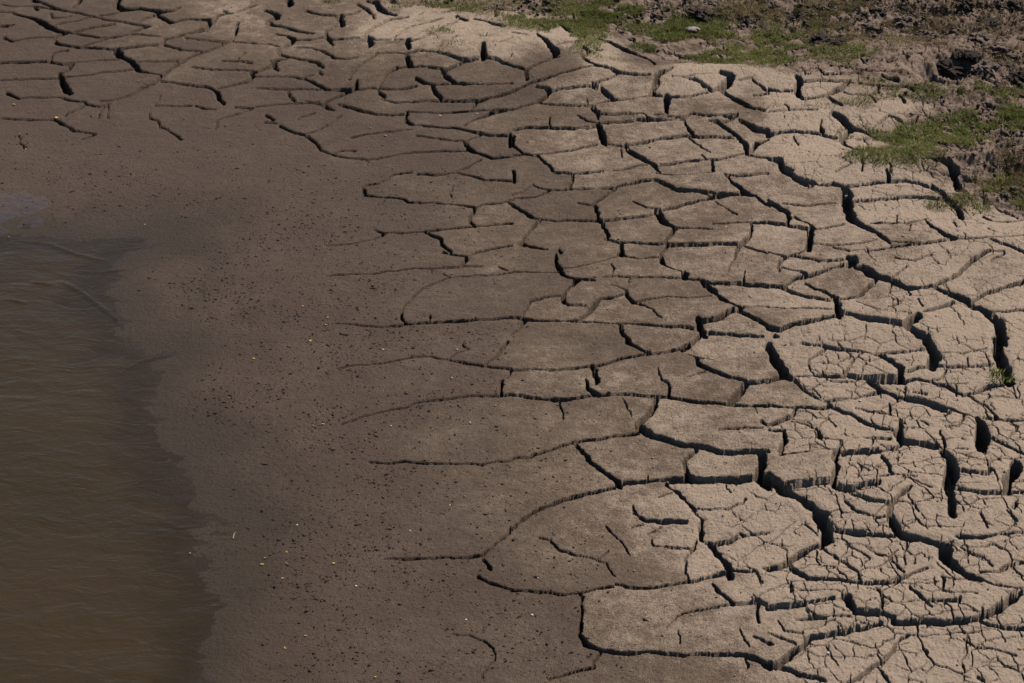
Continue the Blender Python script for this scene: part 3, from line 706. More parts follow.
GRASS = [(-0.9561, 10.4438, 0.192, 0.08, 0.5, 0.6), (0.2111, 10.1475, 0.296, 0.165, 0.7, 0.69), (0.036, 10.4086, 0.403, 0.179, 0.5, 0.6), (0.5575, 10.0335, 0.415, 0.433, 1, 0.77), (0.3465, 10.2638, 0.348, 0.173, 0.8, 0.69), (0.8919, 9.8516, 0.336, 0.305, 1, 0.77), (1.0742, 9.7432, 0.262, 0.288, 1, 0.69), (0.7857, 9.5685, 0.187, 0.19, 0.7, 0.52), (1.4098, 9.5676, 0.131, 0.136, 1, 0.77), (1.4007, 10.1622, 0.296, 0.287, 0.7, 0.39), (1.0191, 10.3391, 0.4, 0.148, 0.7, 0.34), (1.7804, 9.2567, 0.273, 0.095, 0.7, 0.77), (1.9843, 9.256, 0.182, 0.176, 0.9, 0.69), (1.7433, 8.7793, 0.348, 0.169, 1.3, 0.86), (1.8883, 8.9408, 0.221, 0.121, 1.1, 0.82), (1.4692, 8.5202, 0.234, 0.15, 1, 0.77), (1.3861, 8.7324, 0.13, 0.134, 0.5, 0.69), (1.9526, 8.9673, 0.177, 0.198, 0.9, 0.77), (1.5619, 9.1496, 0.18, 0.062, 0.5, 0.6), (1.8291, 8.2032, 0.185, 0.136, 0.8, 0.52), (1.7231, 8.1201, 0.184, 0.113, 0.7, 0.65), (-0.3226, 10.365, 0.226, 0.099, 0.6, 0.6), (-0.3187, 9.9092, 0.077, 0.16, 0.25, 0.6), (-0.2849, 9.7664, 0.095, 0.115, 0.12, 0.43), (1.4114, 10.2528, 0.398, 0.211, 0.6, 0.13), (1.9356, 10.2029, 0.445, 0.29, 0.8, 0.05), (2.0813, 9.5722, 0.117, 0.431, 0.6, 0.09), (1.8628, 8.3614, 0.1, 0.238, 1.1, 0.17), (1.6347, 9.9527, 0.291, 0.342, 0.6, 0.13), (0.3953, 10.3977, 0.302, 0.131, 0.5, 0.52), (1.523, 6.7157, 0.042, 0.036, 0.35, 0.77), (1.3714, 9.082, 0.099, 0.049, 0.35, 0.69), (1.146, 9.0332, 0.268, 0.034, 0.12, 0.52), (1.6252, 8.0783, 0.162, 0.079, 0.35, 0.6), (0.824, 10.1055, 0.147, 0.158, 0.6, 0.69), (2.0015, 9.1261, 0.135, 0.142, 0.8, 0.6), (1.5385, 9.2778, 0.182, 0.056, 0.3, 0.6)]                    # x, y, rx, ry, density, share of green
LITTLE_PITS = [(1.8031, 9.4614, 0.091, 0.1, 0.075, 0), (1.7214, 9.4142, 0.058, 0.06, 0.06, 0), (1.8976, 9.5313, 0.067, 0.07, 0.06, 0), (0.8547, 10.2282, 0.071, 0.08, 0.04, 0), (1.2662, 10.2653, 0.08, 0.09, 0.04, 0), (1.3292, 9.8543, 0.077, 0.07, 0.035, 0), (1.8648, 10.3156, 0.125, 0.08, 0.045, 0), (2.1162, 10.3491, 0.116, 0.07, 0.045, 0), (2.0787, 9.3731, 0.033, 0.08, 0.04, 0), (1.877, 8.3801, 0.052, 0.06, 0.05, 0)]

KY = 0.40                          # cracks that run across the slope gape wider than those that run down it

# grid: fine where the camera stands over it, stretching out to the horizon
NC, NR = 1650, 1600
_t = np.linspace(-1, 1, 4001)
_d = 0.55 + 0.95 * sstep(-0.25, 0.25, _t)          # finer where the crust is cracked
_c = np.cumsum(_d); _c = (_c - _c[0]) / (_c[-1] - _c[0])
core = np.interp(np.linspace(0, 1, NC), _c, _t); core[0] = -1; core[-1] = 1
outer = 1 + np.cumsum(0.004 * 1.17 ** np.arange(46))
S = np.concatenate([-outer[::-1], core, outer])
y0, y1 = 4.55, 12.4
ty = np.linspace(0, 1, NR)
Yc = y0 * (y1 / y0) ** ty
stepn = Yc[1] - Yc[0]; stepf = Yc[-1] - Yc[-2]
near = Yc[0] - np.cumsum(stepn * 1.2 ** np.arange(1, 38)); near = near[near > -60]
far = Yc[-1] + np.cumsum(stepf * 1.2 ** np.arange(1, 44)); far = far[far < 900]
Y = np.concatenate([near[::-1], Yc, far])
def half_w(y):
    return 0.258 * np.sqrt(np.maximum(y, 4.0) ** 2 + 10.0)
n_out = len(outer); r0 = len(near)
XX = S[None, :] * half_w(Y)[:, None]
YY = np.repeat(Y[:, None], len(S), 1)
H0 = macro(XX, YY)
SD = shore_dist(XX, YY)

# core window
cs = (slice(r0, r0 + NR), slice(n_out, n_out + NC))
X = XX[cs]; Yg = YY[cs]
# ragged edges: warp the plan slightly before measuring
wx = 0.0075 * fbm(X * 14, Yg * 14, 3, 21) + 0.0045 * fbm(X * 55, Yg * 55, 2, 31)
wy = 0.010 * fbm(X * 14, Yg * 14, 3, 41) + 0.0032 * fbm(X * 30, Yg * 60, 2, 51)
WX = X + wx; WYr = Yg + wy
M = np.full(X.shape, 1.0)          # distance to the nearest crack lip (negative inside)
HW = np.zeros(X.shape)             # half width of that crack
hwrow = half_w(Yc)
for P in CRACKS:
    P = np.array(P, float).reshape(-1, 3) * 0.001
    for a, b in zip(P[:-1], P[1:]):
        pad = max(a[2], b[2]) + 0.035
        lo = min(a[1], b[1]) - pad / .3; hi = max(a[1], b[1]) + pad / .3
        i0, i1 = np.searchsorted(Yc, [lo, hi])
        if i1 <= i0: continue
        wl, wh = hwrow[i0], hwrow[min(i1, NR - 1)]
        xl = min(a[0], b[0]) - pad; xh = max(a[0], b[0]) + pad
        s0 = min(xl / wl, xl / wh); s1 = max(xh / wl, xh / wh)
        j0, j1 = np.searchsorted(core, [s0, s1])
        if j1 <= j0: continue
        w = (slice(i0, i1), slice(j0, j1))
        ym = (a[1] + b[1]) / 2; ky = float(np.clip(3.5 / math.hypot(ym, 3.5), .27, .6))
        ax, ay, bx_, by_ = a[0], a[1] * ky, b[0], b[1] * ky
        dx, dy = bx_ - ax, by_ - ay
        L = dx * dx + dy * dy + 1e-12
        WYw = WYr[w] * ky
        t = np.clip(((WX[w] - ax) * dx + (WYw - ay) * dy) / L, 0, 1)
        d = np.hypot(WX[w] - ax - t * dx, WYw - ay - t * dy)
        hw = a[2] + (b[2] - a[2]) * t
        m = d - np.maximum(hw, 0.0020 + 0.0009 * min(max((ym - 7) / 3, 0), 1))
        better = m < M[w]
        M[w] = np.where(better, m, M[w]); HW[w] = np.where(better, hw, HW[w])

# cracks beyond the frame to the right and at the back go on as an even network
def inframe(x, y, z):
    c, s = math.cos(PITCH), math.sin(PITCH)
    dz = z - CAM_Z
    depth = y * c - dz * s
    up = y * s + dz * c
    return 512 + 2411 * x / depth, 341.5 - 2411 * up / depth
Hc = H0[cs]; SDc = SD[cs]
U, Vp = inframe(X, Yg, Hc)
outside = np.maximum(np.maximum(sstep(1026, 1040, U), sstep(685, 700, Vp) * sstep(520, 600, U)), sstep(-4, -18, Vp))
outside = np.maximum(outside, sstep(-4, -16, U) * sstep(150, 100, Vp))
ve = voro_edge(WX, Yg + wy, 0.24, 3)
mo = ve - 0.007
use = (outside > 0.5) & (mo < M)
M = np.where(use, mo, M); HW = np.where(use, 0.007, HW)

# ---- dryness of the mud
def idw(px, py, pts, p=4.6):
    num = 0; den = 0
    for (a, b, v) in pts:
        w = 1.0 / (((px - a) ** 2 + ((py - b) * 0.6) ** 2) + 0.006) ** (p / 2)
        num = num + w * v; den = den + w
    return num / den
sub = 6
dry_s = idw(XX[::sub, ::sub], YY[::sub, ::sub], DRY)
def upsample(A, shape):
    r = np.minimum(np.arange(shape[0]) / sub, A.shape[0] - 1.001); c = np.minimum(np.arange(shape[1]) / sub, A.shape[1] - 1.001)
    ri = r.astype(int); ci = c.astype(int); fr = (r - ri)[:, None]; fc = (c - ci)[None, :]
    return (A[ri][:, ci] * (1 - fr) * (1 - fc) + A[ri + 1][:, ci] * fr * (1 - fc) + A[ri][:, ci + 1] * (1 - fr) * fc + A[ri + 1][:, ci + 1] * fr * fc)
dry = upsample(dry_s, XX.shape)
# ---- signed distance into the bank
def poly_sd(x, y, line):
    best = np.full(x.shape, 9e9); sgn = np.ones(x.shape)
    for a, b in zip(line[:-1], line[1:]):
        dx, dy = b - a; L = dx * dx + dy * dy
        t = np.clip(((x - a[0]) * dx + (y - a[1]) * dy) / L, 0, 1)
        q = (x - a[0] - t * dx) ** 2 + (y - a[1] - t * dy) ** 2
        m = q < best
        best = np.where(m, q, best)
        sgn = np.where(m, np.sign(dx * (y - a[1]) - dy * (x - a[0])), sgn)
    return np.sqrt(best) * sgn
bank_s = poly_sd(XX[::sub, ::sub], YY[::sub, ::sub], BANKLINE)
bank = upsample(bank_s, XX.shape)
bank = bank + 0.05 * vnoise(XX * 6, YY * 6, 77) + 0.03 * vnoise(XX * 19, YY * 19, 78)
Bk = sstep(-0.05, 0.10, bank)

# ---- slab ids by run-based connected components
crackm = M < 0.0065
parent = [0]
def find(a):
    while parent[a] != a:
        parent[a] = parent[parent[a]]; a = parent[a]
    return a
lab = np.zeros(M.shape, np.int32)
prev = []
for i in range(0, NR):
    row = ~crackm[i]
    d = np.diff(np.concatenate([[0], row.astype(np.int8), [0]]))
    st = np.nonzero(d == 1)[0]; en = np.nonzero(d == -1)[0]
    runs = []; p = 0
    for s_, e_ in zip(st.tolist(), en.tolist()):
        l = 0
        while p < len(prev) and prev[p][1] <= s_: p += 1
        q = p
        while q < len(prev) and prev[q][0] < e_:
            r = find(prev[q][2])
            if l == 0: l = r
            elif r != l: parent[r] = l
            q += 1
        if l == 0:
            parent.append(len(parent)); l = len(parent) - 1
        runs.append((s_, e_, l)); lab[i, s_:e_] = l
    prev = runs
root = np.array([find(k) for k in range(len(parent))], np.int32)
lab = root[lab]
for k in range(48):                # spread ids into the cracks
    z = lab == 0
    if not z.any(): break
    for sh, axs in ((1, 0), (-1, 0), (1, 1), (-1, 1)):
        r = np.roll(lab, sh, axs); lab = np.where((lab == 0), r, lab)
nl = lab.max() + 1
cnt = np.bincount(lab.ravel(), minlength=nl).astype(float) + 1e-9
mean = lambda A: np.bincount(lab.ravel(), weights=A.ravel(), minlength=nl) / cnt
dryc = dry[cs]
mx, my, md = mean(X), mean(Yg), mean(dryc)
small = sstep(200000, 60000, cnt)   # the open sheet of wet mud is not a slab
rs = rng.normal(0, 1, (4, nl))
slab_dry = np.where(small > 0, md, 0)
mixk = 0.72 * small[lab]
dryc = dryc * (1 - mixk) + (slab_dry[lab] + rs[3][lab] * 0.06) * mixk
dry[cs] = dryc

# ---- fine relief
zone = sstep(0.25, 1.1, SDc) * (1 - Bk[cs])          # how hard and dry the crust is
amp_s = (0.0016 + 0.0035 * sstep(0.45, 0.85, dryc)) * small[lab]
slab_h = rs[0][lab] * amp_s
tx = np.clip(rs[1][lab], -1.6, 1.6) * 0.014 * small[lab] * sstep(.2, .8, dryc)
tyy = np.clip(rs[2][lab], -1.6, 1.6) * 0.012 * small[lab] * sstep(.2, .8, dryc)
slab_h = slab_h + np.clip(tx * (X - mx[lab]) + tyy * (Yg - my[lab]), -0.008, 0.008)
# lip: shoulders rounded close to the crack
lipw = 0.0025 + HW * 0.22
lip = -np.minimum(0.0028, HW * 0.30) * np.exp(-np.maximum(M, 0) / lipw)
curl = 0.0028 * sstep(0.5, .9, dryc) * np.exp(-((np.maximum(M, 0) - 0.016) / 0.014) ** 2)
# crack body
depth = np.clip(HW * 11.0, 0.028, 0.13) * (0.75 + 0.35 * vnoise(X * 9, Yg * 9, 91))
wallw = np.minimum(HW * 0.35, 0.0035) + 0.0006
prof = sstep(0, 1, (0.0006 - M) / wallw)
ledge = 0.010 * (HW > .006) * np.clip(fbm(X * 60, Yg * 90, 3, 15), -.6, .9)
crack_h = -(depth + ledge) * prof
# secondary cracks, only where the crust is driest
m2w = np.clip(sstep(0.60, 0.84, dryc + 0.14 * fbm(X * 2.3, Yg * 2.3, 2, 61)), 0, 1) * sstep(690, 830, U) * (1 - .35 * Bk[cs])
m2w = m2w * (0.45 + 0.55 * sstep(300, 430, Vp))
v2 = voro_edge(X + 0.012 * fbm(X * 22, Yg * 22, 2, 62), Yg * 0.82 + 0.012 * fbm(X * 22, Yg * 22, 2, 63), 0.105, 8)
g2 = sstep(-.25, .25, vnoise(X * 11, Yg * 11, 64) + 0.35 * (m2w - .5))
sec = -0.024 * m2w * g2 * sstep(0.0024, 0.0013, v2)
v3 = voro_edge(X + 0.008 * fbm(X * 40, Yg * 40, 2, 65), Yg * 0.8 + 0.008 * fbm(X * 40, Yg * 40, 2, 66), 0.047, 9)
g3 = sstep(-0.05, .35, vnoise(X * 16, Yg * 16, 67) + 0.3 * (m2w - .5))
sec = sec - 0.014 * m2w * g3 * sstep(0.0018, 0.0009, v3)
# crust texture
tex = 0.0011 * fbm(X * 26, Yg * 26, 4, 101) + 0.0013 * fbm(X * 110, Yg * 110, 2, 111) * (0.35 + 0.65 * dryc)
pit = np.minimum(vnoise(X * 140, Yg * 140, 121) + 0.55, 0) * 0.0035 * (0.3 + 0.7 * sstep(.1, .4, dryc))
flake = 0.0016 * sstep(.0, .12, fbm(X * 34, Yg * 24, 4, 181)) * sstep(.3, .8, dryc) + 0.0012 * sstep(.1, .25, fbm(X * 12, Yg * 9, 4, 182)) * sstep(.2, .6, dryc)
tex = tex + flake
land = sstep(-0.03, 0.08, SDc)
wetrel = (0.0030 * fbm(X * 4, Yg * 6, 4, 131) + .0012 * fbm(X * 22, Yg * 40, 3, 133)) * sstep(-.5, -.1, SDc)
# bank: trodden crumbly earth, rougher to the back right
rough = np.clip(0.30 + 0.9 * sstep(60, 0, Vp) * sstep(560, 800, U) + 0.5 * sstep(900, 1000, U), 0, 1.3)
clodn = 1 - np.abs(fbm(X * 13, Yg * 13, 4, 141)) * 2.2
bv = voro_edge(X + 0.02 * fbm(X * 18, Yg * 18, 2, 163), Yg * .8 + 0.02 * fbm(X * 18, Yg * 18, 2, 164), 0.075, 12)
bankrel = Bk[cs] * (rough * (0.010 * clodn + 0.022 * fbm(X * 7, Yg * 7, 3, 151) + 0.022 * fbm(X * 38, Yg * 38, 3, 161)) + .006 * fbm(X * 30, Yg * 30, 3, 165)
                    - 0.016 * sstep(.0045, .0012, bv) * sstep(-.3, .2, vnoise(X * 8, Yg * 8, 166))) - 0.006 * Bk[cs]
for (cx, cy, rx, ry, a, rot) in LITTLE_PITS:
    q = ((X - cx) / rx) ** 2 + ((Yg - cy) / ry) ** 2 + 0.9 * fbm(X * 14 + a * 90, Yg * 14, 3, 171)
    bankrel = bankrel - a * np.exp(-np.maximum(q, 0) * 1.2) * (1 + .5 * fbm(X * 30, Yg * 30, 3, 173))
bcut = 1 - 0.75 * sstep(0.15, 0.55, bank[cs])
Hf = Hc + (slab_h + lip + curl) * land * (1 - Bk[cs]) + crack_h * land * bcut + sec + (tex + pit) * land + wetrel + bankrel
fade = np.minimum(sstep(0, .03, ty)[:, None] * sstep(1, .97, ty)[:, None], sstep(1, .97, np.abs(core))[None, :])
H = H0.copy()
H[cs] = Hc + (Hf - Hc) * fade


def ground_z(x, y):
    r = np.clip(np.searchsorted(Y, y), 1, len(Y) - 1)
    c = np.clip(np.searchsorted(S, x / half_w(np.asarray(y))), 1, len(S) - 1)
    return H[r, c]

def crack_m(x, y):
    r = np.clip(np.searchsorted(Yc, y), 0, NR - 1)
    c = np.clip(np.searchsorted(core, x / half_w(np.asarray(y))), 0, NC - 1)
    return M[r, c]

# ------------------------------------------------------------------ materials
def new_mat(name):
    m = bpy.data.materials.new(name); m.use_nodes = True
    nt = m.node_tree; nt.nodes.clear()
    out = nt.nodes.new("ShaderNodeOutputMaterial"); b = nt.nodes.new("ShaderNodeBsdfPrincipled")
    nt.links.new(b.outputs[0], out.inputs[0])
    return m, nt, b
def N(nt, t, **kw):
    n = nt.nodes.new(t)
    for k, v in kw.items(): setattr(n, k, v)
    return n
def noise(nt, co, scale, detail=4, rough=.55, dist=0.0):
    n = N(nt, "ShaderNodeTexNoise"); n.inputs["Scale"].default_value = scale
    n.inputs["Detail"].default_value = detail; n.inputs["Roughness"].default_value = rough; n.inputs["Distortion"].default_value = dist
    nt.links.new(co, n.inputs["Vector"]); return n.outputs["Fac"]
def mrange(nt, v, a, b, c, d, smooth=False):
    n = N(nt, "ShaderNodeMapRange")
    if smooth: n.interpolation_type = 'SMOOTHSTEP'
    nt.links.new(v, n.inputs[0])
    for i, q in enumerate((a, b, c, d)): n.inputs[i + 1].default_value = q
    return n.outputs[0]
def math_(nt, op, a, b):
    n = N(nt, "ShaderNodeMath", operation=op)
    for i, q in enumerate((a, b)):
        if isinstance(q, (int, float)): n.inputs[i].default_value = q
        else: nt.links.new(q, n.inputs[i])
    return n.outputs[0]
def mixc(nt, f, a, b, mode='MIX'):
    n = N(nt, "ShaderNodeMix", data_type='RGBA', blend_type=mode)
    for i, q in ((0, f), (6, a), (7, b)):
        if isinstance(q, (int, float)): n.inputs[i].default_value = q
        elif isinstance(q, tuple): n.inputs[i].default_value = (*q, 1)
        else: nt.links.new(q, n.inputs[i])
    return n.outputs[2]

def ramp(nt, v, stops):
    n = N(nt, "ShaderNodeValToRGB"); nt.links.new(v, n.inputs[0])
    e = n.color_ramp.elements
    while len(e) < len(stops): e.new(0.5)
    for k, (p, c) in enumerate(stops):
        e[k].position = p; e[k].color = (*c, 1)
    return n.outputs[0]

def mud_material(name):
    m, nt, b = new_mat(name)
    co = N(nt, "ShaderNodeTexCoord").outputs["Object"]
    at = N(nt, "ShaderNodeAttribute", attribute_name="mud")
    sp = N(nt, "ShaderNodeSeparateColor"); nt.links.new(at.outputs["Color"], sp.inputs[0])
    dryv, bankv, wetv = sp.outputs[0], sp.outputs[1], sp.outputs[2]
    n_big = noise(nt, co, 3.5, 5, .6); n_mid = noise(nt, co, 22, 5, .62); n_fine = noise(nt, co, 210, 4, .7); n_grit = noise(nt, co, 520, 2, .6)
    d2 = math_(nt, 'ADD', dryv, mrange(nt, n_big, .3, .7, -.12, .12))
    d2 = math_(nt, 'ADD', d2, mrange(nt, n_mid, .3, .7, -.12, .12))
    d2 = math_(nt, 'ADD', d2, mrange(nt, n_fine, .3, .7, -.17, .17))
    col = ramp(nt, d2, [(0.0, (.093, .0615, .0445)), (0.25, (.116, .079, .057)), (0.50, (.182, .131, .093)), (0.76, (.425, .322, .243))])
    # damp stains and dark crumb marks
    st = mrange(nt, noise(nt, co, 15, 3, .5, .6), .60, .72, 0, 1, True)
    st2 = mrange(nt, noise(nt, co, 70, 3, .6, .3), .58, .70, 0, .55, True)
    col = mixc(nt, math_(nt, 'MULTIPLY', math_(nt, 'MULTIPLY', st, st2), 1.0), col, (.060, .045, .034))
    g = mrange(nt, n_grit, .35, .68, .80, 1.20)
    gg = N(nt, "ShaderNodeCombineColor")
    for i in range(3): nt.links.new(g, gg.inputs[i])
    col = mixc(nt, 1.0, col, gg.outputs[0], 'MULTIPLY')
    # crumbs of pale grit
    gr = mrange(nt, noise(nt, co, 330, 2, .5), .74, .78, 0, .6)
    col = mixc(nt, gr, col, (.36, .28, .21))
    # bank soil
    soil = ramp(nt, noise(nt, co, 16, 6, .7, .4), [(0.32, (.060, .038, .025)), (0.42, (.15, .103, .074)), (0.54, (.275, .198, .150)), (.8, (.36, .265, .205))])
    col = mixc(nt, bankv, col, soil)
    col = mixc(nt, wetv, col, (.050, .034, .021))
    nt.links.new(col, b.inputs["Base Color"])
    r = mrange(nt, dryv, 0, .5, .62, .95)
    r = math_(nt, 'SUBTRACT', r, math_(nt, 'MULTIPLY', wetv, .12))
    af = N(nt, "ShaderNodeAttribute", attribute_name="film")
    r = math_(nt, 'MULTIPLY', r, mrange(nt, af.outputs['Fac'], 0, 1, 1, .3))
    nt.links.new(af.outputs['Fac'], b.inputs['Coat Weight']); b.inputs['Coat Roughness'].default_value = .06; b.inputs['Coat IOR'].default_value = 1.33
    nt.links.new(r, b.inputs["Roughness"])
    b.inputs["Specular IOR Level"].default_value = .22
    h = math_(nt, 'ADD', math_(nt, 'MULTIPLY', n_fine, .6), math_(nt, 'MULTIPLY', n_grit, .4))
    h = math_(nt, 'ADD', h, math_(nt, 'MULTIPLY', noise(nt, co, 75, 4, .6), 1.0))
    bp = N(nt, "ShaderNodeBump"); nt.links.new(mrange(nt, af.outputs['Fac'], 0, 1, .85, .06), bp.inputs["Strength"]); bp.inputs["Distance"].default_value = .009
    nt.links.new(h, bp.inputs["Height"]); nt.links.new(bp.outputs[0], b.inputs["Normal"])
    return m

MUD = mud_material("mud")

def simple_mat(name, c1, c2, scale=60, rough=.9, bump=.3, dist=.003):
    m, nt, b = new_mat(name)
    co = N(nt, "ShaderNodeTexCoord").outputs["Object"]
    n = noise(nt, co, scale, 4, .65)
    nt.links.new(mixc(nt, mrange(nt, n, .35, .65, 0, 1), c1, c2), b.inputs["Base Color"])
    b.inputs["Roughness"].default_value = rough
    bp = N(nt, "ShaderNodeBump"); bp.inputs["Strength"].default_value = bump; bp.inputs["Distance"].default_value = dist
    nt.links.new(n, bp.inputs["Height"]); nt.links.new(bp.outputs[0], b.inputs["Normal"])
    return m

def blade_mat(name, stops):
    m, nt, b = new_mat(name)
    at = N(nt, "ShaderNodeAttribute", attribute_name="tone")
    sp = N(nt, "ShaderNodeSeparateColor"); nt.links.new(at.outputs["Color"], sp.inputs[0])
    nt.links.new(ramp(nt, sp.outputs[0], stops), b.inputs["Base Color"])
    b.inputs["Roughness"].default_value = .6
    b.inputs["Specular IOR Level"].default_value = .25
    tl = N(nt, "ShaderNodeBsdfTranslucent"); nt.links.new(b.inputs["Base Color"].links[0].from_socket, tl.inputs[0])
    ms = N(nt, "ShaderNodeMixShader"); ms.inputs[0].default_value = .42
    nt.links.new(b.outputs[0], ms.inputs[1]); nt.links.new(tl.outputs[0], ms.inputs[2])
    out = [n for n in nt.nodes if n.type == 'OUTPUT_MATERIAL'][0]; nt.links.new(ms.outputs[0], out.inputs[0])
    return m

# ------------------------------------------------------------------ ground split by what it is: dry crust, wet mud, bank
wetband = .9 * sstep(0.36, 0.02, SD + 0.20 * fbm(XX * 4, YY * 2.6, 5, 201))
wetband = np.where(SD < -0.01, 1.0, wetband)
wetband = np.maximum(wetband, 0.6 * sstep(.6, .1, SD) * sstep(.15, .5, fbm(XX * 3, YY * 3.4, 3, 205)))
puf = np.zeros_like(dry)
for (cx, cy, rx, ry) in [(-1.847, 8.328, 0.075, 0.087), (-1.772, 8.158, 0.044, 0.047), (-1.881, 8.233, 0.044, 0.114)]:
    q = np.sqrt(((XX - cx) / rx) ** 2 + ((YY - cy) / ry) ** 2)
    puf = np.maximum(puf, sstep(1.15, .75, q + 1.1 * fbm(XX * 14, YY * 12, 4, 801)))
wetband = np.maximum(wetband, puf * .25)

attr = np.stack([np.clip(dry, 0, 1), Bk, np.clip(wetband, 0, 1), np.ones_like(dry)], -1)
nr, nc = XX.shape
idx = np.arange(nr * nc).reshape(nr, nc)
quads = np.stack([idx[:-1, :-1], idx[:-1, 1:], idx[1:, 1:], idx[1:, :-1]], -1).reshape(-1, 4)
VV = np.stack([XX, YY, H], -1).reshape(-1, 3)
AA = attr.reshape(-1, 4); FF = np.stack([puf] * 3 + [np.ones_like(puf)], -1).reshape(-1, 4)
fb = (bank[:-1, :-1] > 0).ravel()
zsel = np.where(fb, 2, np.where((dry[:-1, :-1] < 0.17).ravel() , 1, 0))
bed = (SD[:-1, :-1] < 0).ravel()
zsel = np.where(bed, 3, zsel)
for k, nm in ((0, "dry_cracked_mud"), (1, "wet_mud"), (2, "earth_bank"), (3, "pond_bed")):
    F = quads[zsel == k]
    if not len(F): continue
    used, inv = np.unique(F, return_inverse=True)
    o = npmesh(nm, VV[used], inv.reshape(F.shape), MUD, True, {"mud": AA[used], "film": FF[used]})
    tag(o, kind='structure')

# ------------------------------------------------------------------ water
def water_material():
    m, nt, b = new_mat("murky_water")
    co = N(nt, "ShaderNodeTexCoord").outputs["Object"]
    at = N(nt, "ShaderNodeAttribute", attribute_name="murk")
    sp = N(nt, "ShaderNodeSeparateColor"); nt.links.new(at.outputs["Color"], sp.inputs[0])
    b.inputs["Base Color"].default_value = (.050, .033, .0145, 1)
    b.inputs["Roughness"].default_value = .09
    b.inputs["IOR"].default_value = 1.33
    mp = N(nt, "ShaderNodeMapping"); mp.inputs["Scale"].default_value = (1.0, 1.6, 1.0); mp.inputs["Rotation"].default_value = (0, 0, -.12)
    nt.links.new(co, mp.inputs[0])
    n1 = noise(nt, mp.outputs[0], 6, 4, .55, 1.4); n2 = noise(nt, mp.outputs[0], 26, 3, .6, .8)
    h = math_(nt, 'ADD', math_(nt, 'MULTIPLY', n1, 1.0), math_(nt, 'MULTIPLY', n2, .35))
    bp = N(nt, "ShaderNodeBump"); bp.inputs["Strength"].default_value = .5; bp.inputs["Distance"].default_value = .014
    nt.links.new(h, bp.inputs["Height"]); nt.links.new(bp.outputs[0], b.inputs["Normal"])
    # shallow water lets the bed through: depth of the water column drives the mix
    tr = N(nt, "ShaderNodeBsdfTransparent"); tr.inputs[0].default_value = (.95, .92, .86, 1)
    gl = N(nt, "ShaderNodeBsdfGlossy"); gl.inputs["Roughness"].default_value = .08
    nt.links.new(bp.outputs[0], gl.inputs["Normal"])
    fr = N(nt, "ShaderNodeFresnel"); fr.inputs[0].default_value = 1.33; nt.links.new(bp.outputs[0], fr.inputs["Normal"])
    sh = N(nt, "ShaderNodeMixShader"); nt.links.new(fr.outputs[0], sh.inputs[0]); nt.links.new(tr.outputs[0], sh.inputs[1]); nt.links.new(gl.outputs[0], sh.inputs[2])
    mx_ = N(nt, "ShaderNodeMixShader"); nt.links.new(sp.outputs[0], mx_.inputs[0])
    nt.links.new(sh.outputs[0], mx_.inputs[1]); nt.links.new(b.outputs[0], mx_.inputs[2])
    out = [n for n in nt.nodes if n.type == 'OUTPUT_MATERIAL'][0]
    nt.links.new(mx_.outputs[0], out.inputs[0])
    return m
WAT = water_material()
# water sheet with real wavelets (it dips below the mud at its edge)
wxs = np.concatenate([-np.geomspace(60, 3.2, 40), np.linspace(-3.18, -0.5, 560)])
wys = np.concatenate([np.linspace(3.2, 4.5, 30)[:-1], np.linspace(4.5, 9.2, 620), np.geomspace(9.25, 20, 20)])
WXg, WYg = np.meshgrid(wxs, wys)
wsd = shore_dist(WXg, WYg)
calm = sstep(0.02, -0.25, wsd)
wh = 0.0022 * fbm(WXg * 3.2 + 1.2 * WYg, WYg * 7.5, 3, 301) + 0.0011 * sstep(.1, .5, fbm(WXg * 1.3, WYg * 1.1, 2, 315) + .25) * fbm(WXg * 9, WYg * 22, 2, 311)
# low wave fronts lapping in
WAVES = [[(-1.841, 8.0334), (-1.6682, 7.9792), (-1.5635, 7.8902), (-1.4349, 7.8202)], [(-1.578, 7.6579), (-1.4948, 7.5747), (-1.4068, 7.4526), (-1.329, 7.3415), (-1.2503, 7.1422)], [(-1.5898, 7.6244), (-1.6812, 7.6495)], [(-1.2632, 6.9372), (-1.2108, 7.0239), (-1.1351, 7.0679), (-1.0944, 7.0826)], [(-1.4501, 7.7341), (-1.3469, 7.7512), (-1.2502, 7.8202)], [(-1.7419, 7.5092), (-1.6673, 7.4767)], [(-1.012, 6.0054), (-0.9489, 5.9601), (-0.8931, 5.9713), (-0.8715, 6.0339)], [(-1.4077, 7.9256), (-1.3023, 7.9434), (-1.2395, 8.0152), (-1.2269, 8.0882)]]
for P in WAVES:
    P = np.array(P)
    best = np.full(WXg.shape, 9e9); end = np.zeros(WXg.shape)
    for k, (a, b) in enumerate(zip(P[:-1], P[1:])):
        d = b - a; L = d @ d
        t = np.clip(((WXg - a[0]) * d[0] + (WYg - a[1]) * d[1]) / L, 0, 1)
        q = np.hypot(WXg - a[0] - t * d[0], (WYg - a[1] - t * d[1]))
        m = q < best; best = np.where(m, q, best); end = np.where(m, (k + t) / (len(P) - 1), end)
    wh = wh + 0.006 * np.exp(-(best / 0.007) ** 2) * np.sin(np.pi * np.clip(end, 0.02, .98)) ** .5
wh = wh * (0.35 + 0.65 * calm)
WV = np.stack([WXg, WYg, wh + 0.0], -1).reshape(-1, 3)
ii = np.arange(WXg.size).reshape(WXg.shape)
WF = np.stack([ii[:-1, :-1], ii[:-1, 1:], ii[1:, 1:], ii[1:, :-1]], -1).reshape(-1, 4)
WF = WF[(wsd[:-1, :-1] < 0.10).ravel()]
used, inv = np.unique(WF, return_inverse=True)
murk = (sstep(0.06, -0.20, wsd + 0.14 * fbm(WXg * 4, WYg * 4, 4, 321)) * (.92 + .16 * fbm(WXg * 2, WYg * 3, 3, 323))).clip(0, 1).ravel()
murk = 0.02 + 0.96 * murk
